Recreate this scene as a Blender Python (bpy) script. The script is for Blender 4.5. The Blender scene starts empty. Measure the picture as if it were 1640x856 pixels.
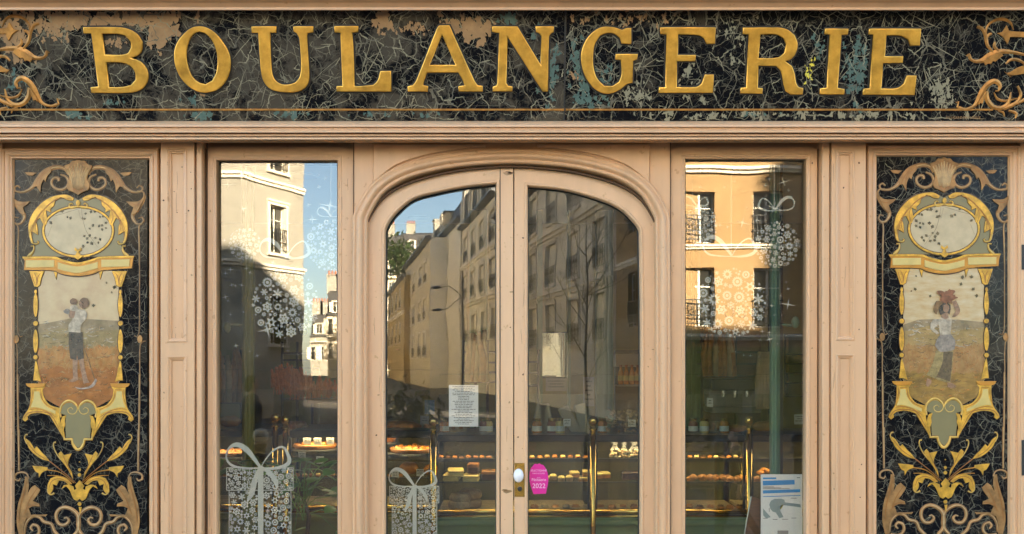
import bpy, bmesh, math, random
from mathutils import Vector, Matrix
S = bpy.context.scene
COL = S.collection
# ---------------------------------------------------------------- camera, sky, sun, exposure
F, D, H, CX, HY = 1476.0, 4.5, 1.65, 820.0, 584.0      # lens in photo pixels, distance, eye height, horizon
cam = bpy.data.cameras.new('camera'); cam.sensor_width = 36; cam.lens = 36*F/1640
cam.shift_y = (HY-428)/1640; cam.clip_end = 2000
co = bpy.data.objects.new('camera', cam); COL.objects.link(co)
co.location = (0, -D, H); co.rotation_euler = (math.pi/2, 0, 0); S.camera = co
SUN_EL, SUN_AZ = math.radians(24), math.radians(36)     # the sun stands behind the shop, to the right
w = bpy.data.worlds.new('World'); S.world = w; w.use_nodes = True
nt = w.node_tree; bg = nt.nodes['Background']
sky = nt.nodes.new('ShaderNodeTexSky'); sky.sky_type = 'NISHITA'; sky.sun_disc = False
sky.sun_elevation = SUN_EL; sky.sun_rotation = SUN_AZ
nt.links.new(sky.outputs[0], bg.inputs[0]); bg.inputs[1].default_value = 0.05
sl = bpy.data.lights.new('sun', 'SUN'); sl.energy = 5.0; sl.angle = math.radians(0.5); sl.color = (1, .86, .66)
so = bpy.data.objects.new('sun', sl); COL.objects.link(so)
sv = Vector((math.sin(SUN_AZ)*math.cos(SUN_EL), math.cos(SUN_AZ)*math.cos(SUN_EL), math.sin(SUN_EL)))
so.rotation_euler = sv.to_track_quat('Z', 'Y').to_euler(); so.location = (10, 10, 30)
S.view_settings.view_transform = 'Standard'; S.view_settings.look = 'None'
S.view_settings.exposure = 4.08; S.view_settings.gamma = 1
S.render.engine = 'CYCLES'
S.cycles.use_denoising = True; S.cycles.max_bounces = 8; S.cycles.diffuse_bounces = 3
S.cycles.glossy_bounces = 4; S.cycles.transparent_max_bounces = 24; S.cycles.caustics_reflective = False
S.cycles.sample_clamp_indirect = 4
R = random.Random(7)

# ---------------------------------------------------------------- helpers
def tag(o, label=None, cat=None, group=None, kind=None):
    if label: o['label'] = label
    if cat: o['category'] = cat
    if group: o['group'] = group
    if kind: o['kind'] = kind
    return o
def empty(name, loc=(0, 0, 0), rot=(0, 0, 0), **k):
    o = bpy.data.objects.new(name, None); COL.objects.link(o); o.location = loc; o.rotation_euler = rot
    o.empty_display_size = .1
    return tag(o, **k)
def link(name, me, mat=None, parent=None, loc=None, rot=None, scale=None, **k):
    o = bpy.data.objects.new(name, me); COL.objects.link(o)
    if mat is not None and not me.materials: me.materials.append(mat)
    if parent: o.parent = parent
    if loc is not None: o.location = loc
    if rot is not None: o.rotation_euler = rot
    if scale is not None: o.scale = scale
    return tag(o, **k)
def copy_tree(o, parent=None):
    c = o.copy(); COL.objects.link(c)
    if parent: c.parent = parent
    for ch in list(o.children): copy_tree(ch, c)
    return c
def P(px, py, y):
    Z = D+y
    return Vector(((px-CX)*Z/F, y, H-(py-HY)*Z/F))
def X(px, y): return (px-CX)*(D+y)/F
def ZZ(py, y): return H-(py-HY)*(D+y)/F

class MB:
    """collects simple solids into one mesh"""
    def __init__(s): s.b = bmesh.new()
    def box(s, x0, y0, z0, x1, y1, z1, bev=0, M=None):
        r = bmesh.ops.create_cube(s.b, size=1)
        vs = r['verts']
        for v in vs:
            v.co = Vector(((x0+x1)/2+v.co.x*(x1-x0), (y0+y1)/2+v.co.y*(y1-y0), (z0+z1)/2+v.co.z*(z1-z0)))
        if bev:
            es = list({e for v in vs for e in v.link_edges})
            r2 = bmesh.ops.bevel(s.b, geom=es, offset=bev, segments=1, affect='EDGES', profile=.5)
            vs = list({v for f in r2['faces'] for v in f.verts} | {v for v in vs if v.is_valid})
        if M is not None:
            for v in vs: v.co = M @ v.co
        return s
    def pbox(s, px0, py0, px1, py1, yf, yb, bev=0):
        a, c = P(px0, py0, yf), P(px1, py1, yf)
        return s.box(min(a.x, c.x), yf, min(a.z, c.z), max(a.x, c.x), yb, max(a.z, c.z), bev)
    def tube(s, pts, rad, n=6, cap=True):
        rings = []
        pts = [Vector(p) for p in pts]
        for i, p in enumerate(pts):
            t = (pts[min(i+1, len(pts)-1)]-pts[max(i-1, 0)])
            t = t.normalized() if t.length > 1e-9 else Vector((0, 0, 1))
            a = t.orthogonal().normalized() if abs(t.z) < .999 else Vector((1, 0, 0))
            if i and rings:
                pa = prev - t*prev.dot(t)
                if pa.length > 1e-6: a = pa.normalized()
            prev = a
            bb = t.cross(a)
            r = rad[i] if hasattr(rad, '__len__') else rad
            rings.append([s.b.verts.new(p+(a*math.cos(2*math.pi*k/n)+bb*math.sin(2*math.pi*k/n))*r) for k in range(n)])
        for r0, r1 in zip(rings, rings[1:]):
            for k in range(n):
                s.b.faces.new((r0[k], r0[(k+1) % n], r1[(k+1) % n], r1[k]))
        if cap:
            s.b.faces.new(rings[0][::-1]); s.b.faces.new(rings[-1])
        return s
    def lathe(s, prof, c=(0, 0, 0), n=14, sx=1, sy=1):
        rings = [[s.b.verts.new((c[0]+r*sx*math.cos(2*math.pi*k/n), c[1]+r*sy*math.sin(2*math.pi*k/n), c[2]+z)) for k in range(n)] for r, z in prof]
        for r0, r1 in zip(rings, rings[1:]):
            for k in range(n): s.b.faces.new((r0[k], r0[(k+1) % n], r1[(k+1) % n], r1[k]))
        s.b.faces.new(rings[0][::-1]); s.b.faces.new(rings[-1])
        return s
    def ball(s, c, rx, ry=None, rz=None, u=10, v=7):
        ry = ry or rx; rz = rz or rx
        r = bmesh.ops.create_uvsphere(s.b, u_segments=u, v_segments=v, radius=1)
        for q in r['verts']: q.co = Vector((c[0]+q.co.x*rx, c[1]+q.co.y*ry, c[2]+q.co.z*rz))
        return s
    def poly(s, pts):
        s.b.faces.new([s.b.verts.new(p) for p in pts]); return s
    def prism_x(s, prof, x0, x1):
        """profile of (y, z) points run along x"""
        a = [s.b.verts.new((x0, y, z)) for y, z in prof]; c = [s.b.verts.new((x1, y, z)) for y, z in prof]
        n = len(prof)
        for i in range(n): s.b.faces.new((a[i], a[(i+1) % n], c[(i+1) % n], c[i]))
        s.b.faces.new(a[::-1]); s.b.faces.new(c)
        return s
    def mesh(s, name, smooth=False):
        bmesh.ops.recalc_face_normals(s.b, faces=s.b.faces)
        me = bpy.data.meshes.new(name); s.b.to_mesh(me); s.b.free()
        if smooth:
            me.shade_smooth() if hasattr(me, 'shade_smooth') else None
        return me
    def build(s, name, mat, parent=None, smooth=False, loc=None, rot=None, **k):
        return link(name, s.mesh(name, smooth), mat, parent, loc, rot, **k)

def smooth_path(pts, closed=True, sub=4, corner=38):
    """Catmull-Rom through the points that turn gently; sharp turns stay corners"""
    pts = [Vector((p[0], p[1])) for p in pts]; n = len(pts); out = []
    def sharp(i):
        if not closed and (i == 0 or i == n-1): return True
        a, b, c = pts[(i-1) % n], pts[i], pts[(i+1) % n]
        u, v = b-a, c-b
        return u.length < 1e-9 or v.length < 1e-9 or math.degrees(u.angle(v)) > corner
    sh = [sharp(i) for i in range(n)]
    for i in range(n if closed else n-1):
        j = (i+1) % n; p1, p2 = pts[i], pts[j]
        if sh[i] and sh[j]: out.append(p1); continue
        L = (p2-p1).length
        def tan(k):
            d = pts[(k+1) % n]-pts[(k-1) % n]
            return d.normalized()*L if d.length > 1e-9 else Vector((0, 0))
        m1 = tan(i) if not sh[i] else (p2-p1)
        m2 = tan(j) if not sh[j] else (p2-p1)
        for q in range(sub):
            t = q/sub; t2 = t*t; t3 = t2*t
            out.append(p1*(2*t3-3*t2+1)+m1*(t3-2*t2+t)+p2*(-2*t3+3*t2)+m2*(t3-t2))
    if not closed: out.append(pts[-1])
    return out
def fill_mesh(name, contours, ext=.0005, bevel=0, lift=0, res=1):
    """filled outline with holes; outline in the plane's (u, v), thickness towards the viewer (-y)"""
    cu = bpy.data.curves.new('t', 'CURVE'); cu.dimensions = '2D'; cu.fill_mode = 'BOTH'
    cu.extrude = max(ext/2-bevel, 0); cu.bevel_depth = bevel; cu.bevel_resolution = res; cu.offset = -bevel
    for c in contours:
        sp = cu.splines.new('POLY'); sp.points.add(len(c)-1)
        for p, q in zip(sp.points, c): p.co = (q[0], q[1], 0, 1)
        sp.use_cyclic_u = True
    ob = bpy.data.objects.new('t', cu)
    me = bpy.data.meshes.new_from_object(ob); me.name = name
    bpy.data.objects.remove(ob); bpy.data.curves.remove(cu)
    co_ = [0.0]*(3*len(me.vertices)); me.vertices.foreach_get('co', co_)
    for i in range(0, len(co_), 3):
        x, y, z = co_[i:i+3]; co_[i], co_[i+1], co_[i+2] = x, -(z+ext/2+lift), y
    me.vertices.foreach_set('co', co_); me.materials.clear(); me.update()
    return me
def text_mesh(name, s, size, align='CENTER', ext=.0003, lift=.0):
    cu = bpy.data.curves.new('t', 'FONT'); cu.body = s; cu.size = size; cu.align_x = align; cu.extrude = ext
    ob = bpy.data.objects.new('t', cu); me = bpy.data.meshes.new_from_object(ob); me.name = name
    bpy.data.objects.remove(ob); bpy.data.curves.remove(cu)
    for v in me.vertices: v.co = Vector((v.co.x, -(v.co.z+ext+lift), v.co.y))
    me.materials.clear()
    return me
def stroke_mesh(b, pts, wid, h=.002, lift=.001, sub=5):
    """tapered ridge along a path in (u, v)"""
    q = smooth_path(pts, False, sub, 75); n = len(q); rows = []
    for i, p in enumerate(q):
        d = q[min(i+1, n-1)]-q[max(i-1, 0)]; d = d.normalized() if d.length > 1e-9 else Vector((1, 0))
        m = Vector((-d.y, d.x)); t = i/(n-1)
        if hasattr(wid, '__len__'):
            k = t*(len(wid)-1); a = int(min(k, len(wid)-2)); ww = wid[a]+(wid[a+1]-wid[a])*(k-a)
        else: ww = wid*(.35+.65*math.sin(math.pi*min(1, max(0, t*.9+.08)))**.6)
        l, r = p+m*ww/2, p-m*ww/2
        rows.append([b.verts.new((l.x, -lift, l.y)), b.verts.new((p.x, -lift-h, p.y)), b.verts.new((r.x, -lift, r.y))])
    for a, c in zip(rows, rows[1:]):
        b.faces.new((a[0], c[0], c[1], a[1])); b.faces.new((a[1], c[1], c[2], a[2]))
class Plane:
    """a picture plane standing in the scene: maps photo pixels to its own (u, v)"""
    def __init__(s, o, a=0):
        s.o = Vector(o); s.a = a
        s.V = Vector((0, -math.sin(a), math.cos(a))); s.N = Vector((0, -math.cos(a), -math.sin(a)))
    def uv(s, px, py):
        c = Vector((0, -D, H)); d = Vector(((px-CX)/F, 1, -(py-HY)/F))
        t = (s.o-c).dot(s.N)/d.dot(s.N); p = c+d*t-s.o
        return Vector((p.x, p.dot(s.V)))
    def cs(s, pts): return [s.uv(*p) for p in pts]
def zc(pts, x0, y0, k):
    return [(x0+p[0]/k, y0+p[1]/k) for p in pts]
def sweep(b, path, prof, closed=False):
    """profile (inward offset, y) along a path in (x, z), mitred"""
    n = len(path); path = [Vector((p[0], p[1])) for p in path]; rows = []
    for i in range(n):
        a = path[(i-1) % n] if (closed or i > 0) else None; c = path[(i+1) % n] if (closed or i < n-1) else None
        d1 = (path[i]-a).normalized() if a is not None else None; d2 = (c-path[i]).normalized() if c is not None else None
        d1 = d1 or d2; d2 = d2 or d1
        n1, n2 = Vector((-d1.y, d1.x)), Vector((-d2.y, d2.x)); m = (n1+n2)
        m = m/max(m.dot(n1), .2)
        rows.append([b.verts.new((path[i].x+m.x*o, y, path[i].y+m.y*o)) for o, y in prof])
    for i in range(n if closed else n-1):
        r0, r1 = rows[i], rows[(i+1) % n]
        for k in range(len(prof)-1): b.faces.new((r0[k], r0[k+1], r1[k+1], r1[k]))

# ---------------------------------------------------------------- materials
def faded(m, lo=.35, hi=.95, sc=60):
    """thin worn paint: patches of the ground show through"""
    t = m.node_tree; b = t.nodes['Principled BSDF']; tc = t.nodes.new('ShaderNodeTexCoord'); n = t.nodes.new('ShaderNodeTexNoise'); n.inputs['Scale'].default_value = sc; n.inputs['Detail'].default_value = 6
    t.links.new(tc.outputs['Object'], n.inputs['Vector']); r = t.nodes.new('ShaderNodeMapRange'); r.inputs[1].default_value = .3; r.inputs[2].default_value = .62; r.inputs[3].default_value = lo; r.inputs[4].default_value = hi
    t.links.new(n.outputs[0], r.inputs[0]); t.links.new(r.outputs[0], b.inputs['Alpha']); return m
def mat(name, col, rough=.5, metal=0, noise=0, nscale=8, bump=0, bscale=40, spec=.5, col2=None, coat=0, detail=4, stretch=None):
    m = bpy.data.materials.new(name); m.use_nodes = True; t = m.node_tree; b = t.nodes['Principled BSDF']
    b.inputs['Base Color'].default_value = (*col, 1); b.inputs['Roughness'].default_value = rough
    b.inputs['Metallic'].default_value = metal; b.inputs['Specular IOR Level'].default_value = spec
    b.inputs['Coat Weight'].default_value = coat
    if noise or bump:
        tc = t.nodes.new('ShaderNodeTexCoord'); src = tc.outputs['Object']
        if stretch:
            mp = t.nodes.new('ShaderNodeMapping'); mp.inputs['Scale'].default_value = stretch
            t.links.new(src, mp.inputs[0]); src = mp.outputs[0]
    if noise:
        n = t.nodes.new('ShaderNodeTexNoise'); n.inputs['Scale'].default_value = nscale; n.inputs['Detail'].default_value = detail
        n.inputs['Roughness'].default_value = .65
        t.links.new(src, n.inputs['Vector'])
        r = t.nodes.new('ShaderNodeValToRGB'); r.color_ramp.elements[0].position = .3; r.color_ramp.elements[1].position = .7
        c2 = col2 or tuple(c*(1-noise) for c in col)
        r.color_ramp.elements[0].color = (*c2, 1)
        r.color_ramp.elements[1].color = (*(tuple(min(1, c*(1+noise*.4)) for c in col) if not col2 else col), 1)
        t.links.new(n.outputs[0], r.inputs[0]); t.links.new(r.outputs[0], b.inputs['Base Color'])
    if bump:
        n2 = t.nodes.new('ShaderNodeTexNoise'); n2.inputs['Scale'].default_value = bscale; n2.inputs['Detail'].default_value = 5
        t.links.new(src, n2.inputs['Vector'])
        bp = t.nodes.new('ShaderNodeBump'); bp.inputs['Strength'].default_value = bump; bp.inputs['Distance'].default_value = .01
        t.links.new(n2.outputs[0], bp.inputs['Height']); t.links.new(bp.outputs[0], b.inputs['Normal'])
    return m
def emit(name, col, st):
    m = bpy.data.materials.new(name); m.use_nodes = True; t = m.node_tree
    e = t.nodes.new('ShaderNodeEmission'); e.inputs[0].default_value = (*col, 1); e.inputs[1].default_value = st
    t.links.new(e.outputs[0], t.nodes['Material Output'].inputs[0]); return m
def glass(name, refl, tint=(.945, .95, .92), dust=.035):
    m = bpy.data.materials.new(name); m.use_nodes = True; t = m.node_tree; t.nodes.remove(t.nodes['Principled BSDF'])
    tr = t.nodes.new('ShaderNodeBsdfTransparent'); tr.inputs[0].default_value = (*tint, 1)
    gl = t.nodes.new('ShaderNodeBsdfGlossy'); gl.inputs['Roughness'].default_value = 0
    tc = t.nodes.new('ShaderNodeTexCoord'); n = t.nodes.new('ShaderNodeTexNoise'); n.inputs['Scale'].default_value = 2.2; n.inputs['Detail'].default_value = 1
    t.links.new(tc.outputs['Object'], n.inputs['Vector']); bp = t.nodes.new('ShaderNodeBump'); bp.inputs['Strength'].default_value = .06; bp.inputs['Distance'].default_value = .01
    t.links.new(n.outputs[0], bp.inputs['Height']); t.links.new(bp.outputs[0], gl.inputs['Normal'])
    mx = t.nodes.new('ShaderNodeMixShader'); mx.inputs[0].default_value = refl
    df = t.nodes.new('ShaderNodeBsdfDiffuse'); df.inputs[0].default_value = (.6, .55, .45, 1); md = t.nodes.new('ShaderNodeMixShader')   # film of dust and smears
    n2 = t.nodes.new('ShaderNodeTexNoise'); n2.inputs['Scale'].default_value = 5; n2.inputs['Detail'].default_value = 9; n2.inputs['Distortion'].default_value = 1.2; t.links.new(tc.outputs['Object'], n2.inputs['Vector'])
    mr = t.nodes.new('ShaderNodeMapRange'); mr.inputs[1].default_value = .4; mr.inputs[2].default_value = .8; mr.inputs[3].default_value = .002; mr.inputs[4].default_value = dust; t.links.new(n2.outputs[0], mr.inputs[0]); t.links.new(mr.outputs[0], md.inputs[0])
    t.links.new(tr.outputs[0], md.inputs[1]); t.links.new(df.outputs[0], md.inputs[2])
    t.links.new(md.outputs[0], mx.inputs[1]); t.links.new(gl.outputs[0], mx.inputs[2])
    t.links.new(mx.outputs[0], t.nodes['Material Output'].inputs[0]); return m
def paint_mat(name, col):
    """old gloss paint: brush streaks, hairline dirt, a few yellowed chips"""
    m = mat(name, col, .38, noise=.10, nscale=1.6, bump=.02, bscale=30, stretch=(7, 7, 1.3))
    t = m.node_tree; b = t.nodes['Principled BSDF']; old = b.inputs['Base Color'].links[0].from_socket
    tc = t.nodes.new('ShaderNodeTexCoord'); n = t.nodes.new('ShaderNodeTexNoise'); n.inputs['Scale'].default_value = 34; n.inputs['Detail'].default_value = 9
    t.links.new(tc.outputs['Object'], n.inputs['Vector'])
    r = t.nodes.new('ShaderNodeValToRGB'); r.color_ramp.elements[0].position = .665; r.color_ramp.elements[1].position = .71
    r.color_ramp.elements[0].color = (0, 0, 0, 1); r.color_ramp.elements[1].color = (.55, .55, .55, 1)
    t.links.new(n.outputs[0], r.inputs[0])
    mx = t.nodes.new('ShaderNodeMix'); mx.data_type = 'RGBA'
    t.links.new(r.outputs[0], mx.inputs[0]); t.links.new(old, mx.inputs[6]); mx.inputs[7].default_value = (col[0]*.62, col[1]*.52, col[2]*.34, 1)
    t.links.new(mx.outputs[2], b.inputs['Base Color'])
    return m
def marble_mat(name, grey, amount, net=1.0):
    """painted marble: black ground, smoky grey-brown clouds, fine net of veins"""
    m = bpy.data.materials.new(name); m.use_nodes = True; t = m.node_tree; b = t.nodes['Principled BSDF']; N = t.nodes.new; Lk = t.links.new
    b.inputs['Roughness'].default_value = .12; b.inputs['Specular IOR Level'].default_value = .14
    tc = N('ShaderNodeTexCoord')
    wn = N('ShaderNodeTexNoise'); wn.inputs['Scale'].default_value = 9; wn.inputs['Detail'].default_value = 5; Lk(tc.outputs['Object'], wn.inputs['Vector'])
    va = N('ShaderNodeVectorMath'); va.operation = 'MULTIPLY_ADD'; Lk(wn.outputs['Color'], va.inputs[0]); va.inputs[1].default_value = (.10, .10, .10); Lk(tc.outputs['Object'], va.inputs[2])
    cl = N('ShaderNodeTexNoise'); cl.inputs['Scale'].default_value = 7; cl.inputs['Detail'].default_value = 9; cl.inputs['Roughness'].default_value = .72
    Lk(va.outputs[0], cl.inputs['Vector'])
    rp = N('ShaderNodeValToRGB'); rp.color_ramp.elements[0].position = .56-amount; rp.color_ramp.elements[1].position = .62-amount*.7
    rp.color_ramp.elements[0].color = (.006, .006, .007, 1); rp.color_ramp.elements[1].color = (*grey, 1); Lk(cl.outputs[0], rp.inputs[0])
    last = rp.outputs[0]
    for sc, th, cc, f in ((9, .030, (.19, .17, .115), .85), (17, .034, (.12, .108, .075), .8), (34, .04, (.08, .072, .05), .7)):
        vo = N('ShaderNodeTexVoronoi'); vo.feature = 'DISTANCE_TO_EDGE'; vo.inputs['Scale'].default_value = sc; Lk(va.outputs[0], vo.inputs['Vector'])
        ns = N('ShaderNodeTexNoise'); ns.inputs['Scale'].default_value = sc*.8; Lk(tc.outputs['Object'], ns.inputs['Vector'])
        k = N('ShaderNodeMath'); k.operation = 'MULTIPLY_ADD'; Lk(ns.outputs[0], k.inputs[0]); k.inputs[1].default_value = th*4; k.inputs[2].default_value = -th*1.6
        lt = N('ShaderNodeMath'); lt.operation = 'LESS_THAN'; Lk(vo.outputs['Distance'], lt.inputs[0]); Lk(k.outputs[0], lt.inputs[1])
        fm = N('ShaderNodeMath'); fm.operation = 'MULTIPLY'; Lk(lt.outputs[0], fm.inputs[0]); fm.inputs[1].default_value = f*net
        mx = N('ShaderNodeMix'); mx.data_type = 'RGBA'; Lk(fm.outputs[0], mx.inputs[0]); Lk(last, mx.inputs[6]); mx.inputs[7].default_value = (*cc, 1); last = mx.outputs[2]
    Lk(last, b.inputs['Base Color'])
    return m
M = dict(
    paint=paint_mat('cream_paint', (.66, .395, .205)), leafpaint=paint_mat('door_paint', (.70, .44, .24)),
    grime=mat('grimy_joint', (.10, .05, .02), .8), gasket=mat('black_gasket', (.02, .02, .015), .5),
    marble_l=marble_mat('marble_left', (.072, .060, .042), .09), marble_r=marble_mat('marble_right', (.05, .042, .03), .0),
    marble_p=marble_mat('marble_panel', (.032, .027, .02), .02, .55),
    vein=mat('vein_pale', (.27, .245, .155), .3, spec=.25), vein2=mat('vein_grey', (.125, .112, .08), .3, spec=.25),
    teal=mat('teal_marbling', (.10, .16, .13), .25, noise=.3, nscale=30), ochre=mat('ochre_worn', (.36, .21, .09), .3, noise=.3, nscale=20),
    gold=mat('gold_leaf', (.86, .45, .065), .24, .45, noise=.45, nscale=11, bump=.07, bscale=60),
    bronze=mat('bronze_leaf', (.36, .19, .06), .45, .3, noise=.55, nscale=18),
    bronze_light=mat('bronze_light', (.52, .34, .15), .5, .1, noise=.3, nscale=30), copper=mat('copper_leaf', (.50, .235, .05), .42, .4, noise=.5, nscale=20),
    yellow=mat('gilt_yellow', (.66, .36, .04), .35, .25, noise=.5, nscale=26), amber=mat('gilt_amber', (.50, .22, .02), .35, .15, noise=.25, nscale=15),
    pale=mat('pale_gilt', (.58, .43, .13), .35, 0, noise=.18, nscale=12), sage=mat('sage_plate', (.205, .17, .07), .35, noise=.1, nscale=6),
    line=mat('dark_outline', (.05, .02, .004), .4), brownline=mat('brown_line', (.28, .10, .012), .4),
    cream=mat('painted_cream', (.50, .39, .215), .35, noise=.18, nscale=14), 
    glass=glass('shop_glass', .092), pglass=glass('case_glass', .05, (.93, .96, .93)),
    sticker=mat('white_sticker', (.57, .52, .42), .6), 
    brass=mat('brass', (.70, .47, .12), .22, 1, noise=.15, nscale=20), porcelain=mat('porcelain', (.8, .78, .74), .15),
    darkolive=mat('dark_olive', (.085, .07, .02), .5, noise=.4, nscale=5), olive=mat('olive_paint', (.22, .20, .045), .45, noise=.15), green=mat('green_paint', (.16, .24, .10), .4, noise=.12), teal_paint=mat('teal_paint', (.14, .25, .16), .4, noise=.12),
    black=mat('black_iron', (.012, .012, .012), .45), dark=mat('dark_shelf', (.03, .03, .028), .3), wood=mat('brown_wood', (.16, .07, .025), .5, noise=.3, nscale=12, stretch=(1, 6, 6)),
    paper=mat('paper', (.80, .76, .68), .7, noise=.05), blue2=mat('slate_card', (.16, .20, .24), .6), ink=mat('ink', (.12, .11, .10), .7), blue=mat('print_blue', (.03, .25, .55), .6), mapgrey=mat('print_grey', (.28, .33, .31), .7),
    pink=mat('pink_vinyl', (.68, .015, .26), .4), pinktext=mat('pink_text', (.85, .55, .68), .5), yel=mat('print_yellow', (.75, .62, .05), .6),
    floor=mat('shop_tiles', (.30, .24, .17), .35, noise=.2), wall=mat('shop_wall', (.28, .24, .07), .6, noise=.15), ceil=mat('shop_ceiling', (.55, .5, .4), .7),
    bread=mat('bread_crust', (.42, .16, .03), .5, noise=.5, nscale=20), bread2=mat('orange_glaze', (.62, .22, .02), .25, noise=.6, nscale=28), choc=mat('chocolate', (.09, .03, .012), .3, noise=.4, nscale=30),
    cakey=mat('lemon_cake', (.72, .52, .16), .45, noise=.3, nscale=25), biscuit=mat('biscuit', (.38, .24, .12), .6, noise=.5, nscale=40), loaf=mat('pale_loaf', (.5, .34, .18), .6, noise=.4, nscale=15),
    kraft=mat('kraft_paper', (.42, .34, .23), .8), leaf=mat('leaf', (.17, .28, .035), .4, noise=.35, nscale=14), twig=mat('pale_bark', (.20, .15, .10), .8, noise=.3), bark=mat('bark', (.10, .065, .035), .8, noise=.3), wheat=mat('orange_ear', (.78, .17, .02), .6, noise=.4, nscale=30),
    mirror=mat('mirror', (.8, .8, .75), .02, 1), steel=mat('steel', (.35, .35, .33), .3, .8), chalk=mat('grey_card', (.33, .29, .25), .7, noise=.1),
    asphalt=mat('asphalt', (.06, .058, .055), .85, noise=.25, nscale=3, bump=.2, bscale=120), sett=mat('square_setts', (.075, .06, .045), .85, noise=.3, nscale=2), pave=mat('paving', (.26, .24, .21), .8, noise=.2, nscale=4), kerb=mat('granite_kerb', (.33, .31, .28), .7, noise=.2, nscale=40),
    f_grey=mat('grey_render', (.80, .71, .55), .85, noise=.12, nscale=.6), f_bounce=mat('pale_render', (.80, .70, .50), .85, noise=.08, nscale=.5), f_cream=mat('cream_render', (.36, .33, .265), .85, noise=.14, nscale=.8), f_orange=mat('orange_render', (.37, .232, .10), .85, noise=.14, nscale=.8),
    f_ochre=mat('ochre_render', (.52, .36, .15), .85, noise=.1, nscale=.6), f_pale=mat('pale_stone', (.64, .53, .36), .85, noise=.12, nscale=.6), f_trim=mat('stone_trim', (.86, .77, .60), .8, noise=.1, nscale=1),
    zinc=mat('zinc_roof', (.12, .125, .13), .5, noise=.2, nscale=1), slate=mat('slate_roof', (.06, .055, .05), .6, noise=.25, nscale=2), pot=mat('clay_pot', (.45, .14, .05), .8), white=mat('white_joinery', (.82, .76, .62), .5),
    winglass=mat('far_glass', (.035, .035, .03), .08, spec=.9), shut=mat('shutter', (.80, .70, .52), .6), skin=mat('skin', (.55, .33, .22), .5), cloth=mat('navy_cloth', (.02, .023, .035), .85), cloth2=mat('black_trousers', (.015, .015, .016), .85), hair=mat('brown_hair', (.05, .025, .012), .6), redw=mat('red_wood', (.24, .05, .02), .6), concrete=mat('concrete', (.32, .29, .25), .85, noise=.25, nscale=3), shrub=mat('shrub_leaf', (.05, .08, .02), .6, noise=.4, nscale=6),
)
def pic(name, c1, c2, ns=10, st=(1, 1, 1)): M[name] = mat(name, c1, .3, noise=.3, nscale=ns, col2=c2, stretch=st, detail=8)
pic('pic_sky0', (0.54, 0.41, 0.215), (0.429, 0.286, 0.144), 9); pic('pic_sky1', (0.56, 0.45, 0.26), (0.459, 0.286, 0.102), 12, (1, 1, 3))
pic('pic_hill', (0.311, 0.231, 0.108), (0.266, 0.190, 0.102), 14, (1, 1, 4)); pic('pic_meadow0', (0.222, 0.163, 0.054), (0.333, 0.238, 0.102), 14, (1, 1, 3)); pic('pic_meadow1', (0.311, 0.204, 0.060), (0.429, 0.286, 0.108), 14, (1, 1, 3))
pic('pic_corn0', (.40, .13, .018), (.42, .24, .07), 20, (2.5, 1, 1)); pic('pic_corn1', (.33, .14, .035), (.40, .24, .08), 20, (2.5, 1, 1)); pic('pic_ground0', (.42, .145, .02), (.27, .10, .025), 14, (1, 1, 3)); pic('pic_ground1', (.42, .24, .045), (.20, .11, .03), 14, (1, 1, 3))
for n, c in dict(pic_stalk=(0.444, 0.286, 0.120), fig_wood=(0.252, 0.136, 0.048), fig_blade=(0.407, 0.320, 0.240), fig_skin=(0.370, 0.211, 0.114), fig_dark=(0.089, 0.068, 0.042), fig_dark2=(0.148, 0.102, 0.048), fig_shirt=(0.503, 0.408, 0.270), fig_grey=(0.311, 0.258, 0.192), fig_hair=(0.207, 0.116, 0.060), fig_skirt=(0.333, 0.245, 0.090), fig_sheaf=(0.266, 0.102, 0.042), fig_leaf=(0.148, 0.109, 0.042)).items():
    M[n] = faded(mat(n, c, .35, noise=.45, nscale=55), .62 if n != 'fig_leaf' else .5, .97, 40)
for n in ('pic_hill', 'pic_meadow0', 'pic_meadow1', 'pic_corn0', 'pic_corn1', 'pic_ground0', 'pic_ground1', 'pic_stalk'): faded(M[n], .55, 1, 16)
for n, c in (('brush_a', (.45, .28, .10)), ('brush_b', (.16, .12, .05)), ('brush_c', (.46, .17, .03)), ('brush_d', (.52, .44, .30))): M[n] = faded(mat(n, c, .4), .1, .75, 70)
# ================================================================ setting: ground and street
g = MB(); g.box(-150, -150, -.42, 150, 30, -.30); g.build('street', M['asphalt'], kind='structure')
g = MB(); g.box(-40, -2.6, -.31, 40, .02, 0); g.build('pavement', M['pave'], kind='structure')
g = MB()
for i in range(40): g.box(-20+i, -2.85, -.31, -20+i+.99, -2.604, .006, .012)
g.build('kerb', M['kerb'], kind='structure')
# ================================================================ the bakery
shop = empty('bakery_building', (0, 0, 0), label='cream painted old bakery shopfront with arched double door between two shop windows', cat='bakery')
LO = 1000                                   # photo row near the pavement
b = MB(); b.box(-6, .30, 3.3, 18, 9, 20.5); b.box(-6, .30, 0, -3.45, 9, 3.3); b.box(3.45, .30, 0, 18, 9, 3.3); b.box(-3.45, 4.6, 0, 3.45, 9, 3.3)
b.box(-6, .06, 3.75, 18, .30, 20.5); b.build('upper_wall', M['f_pale'], shop)
b = MB(); b.box(-6.0, -.1, 20.5, 18.0, 9.2, 20.8); b.build('roof', M['zinc'], shop)
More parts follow.
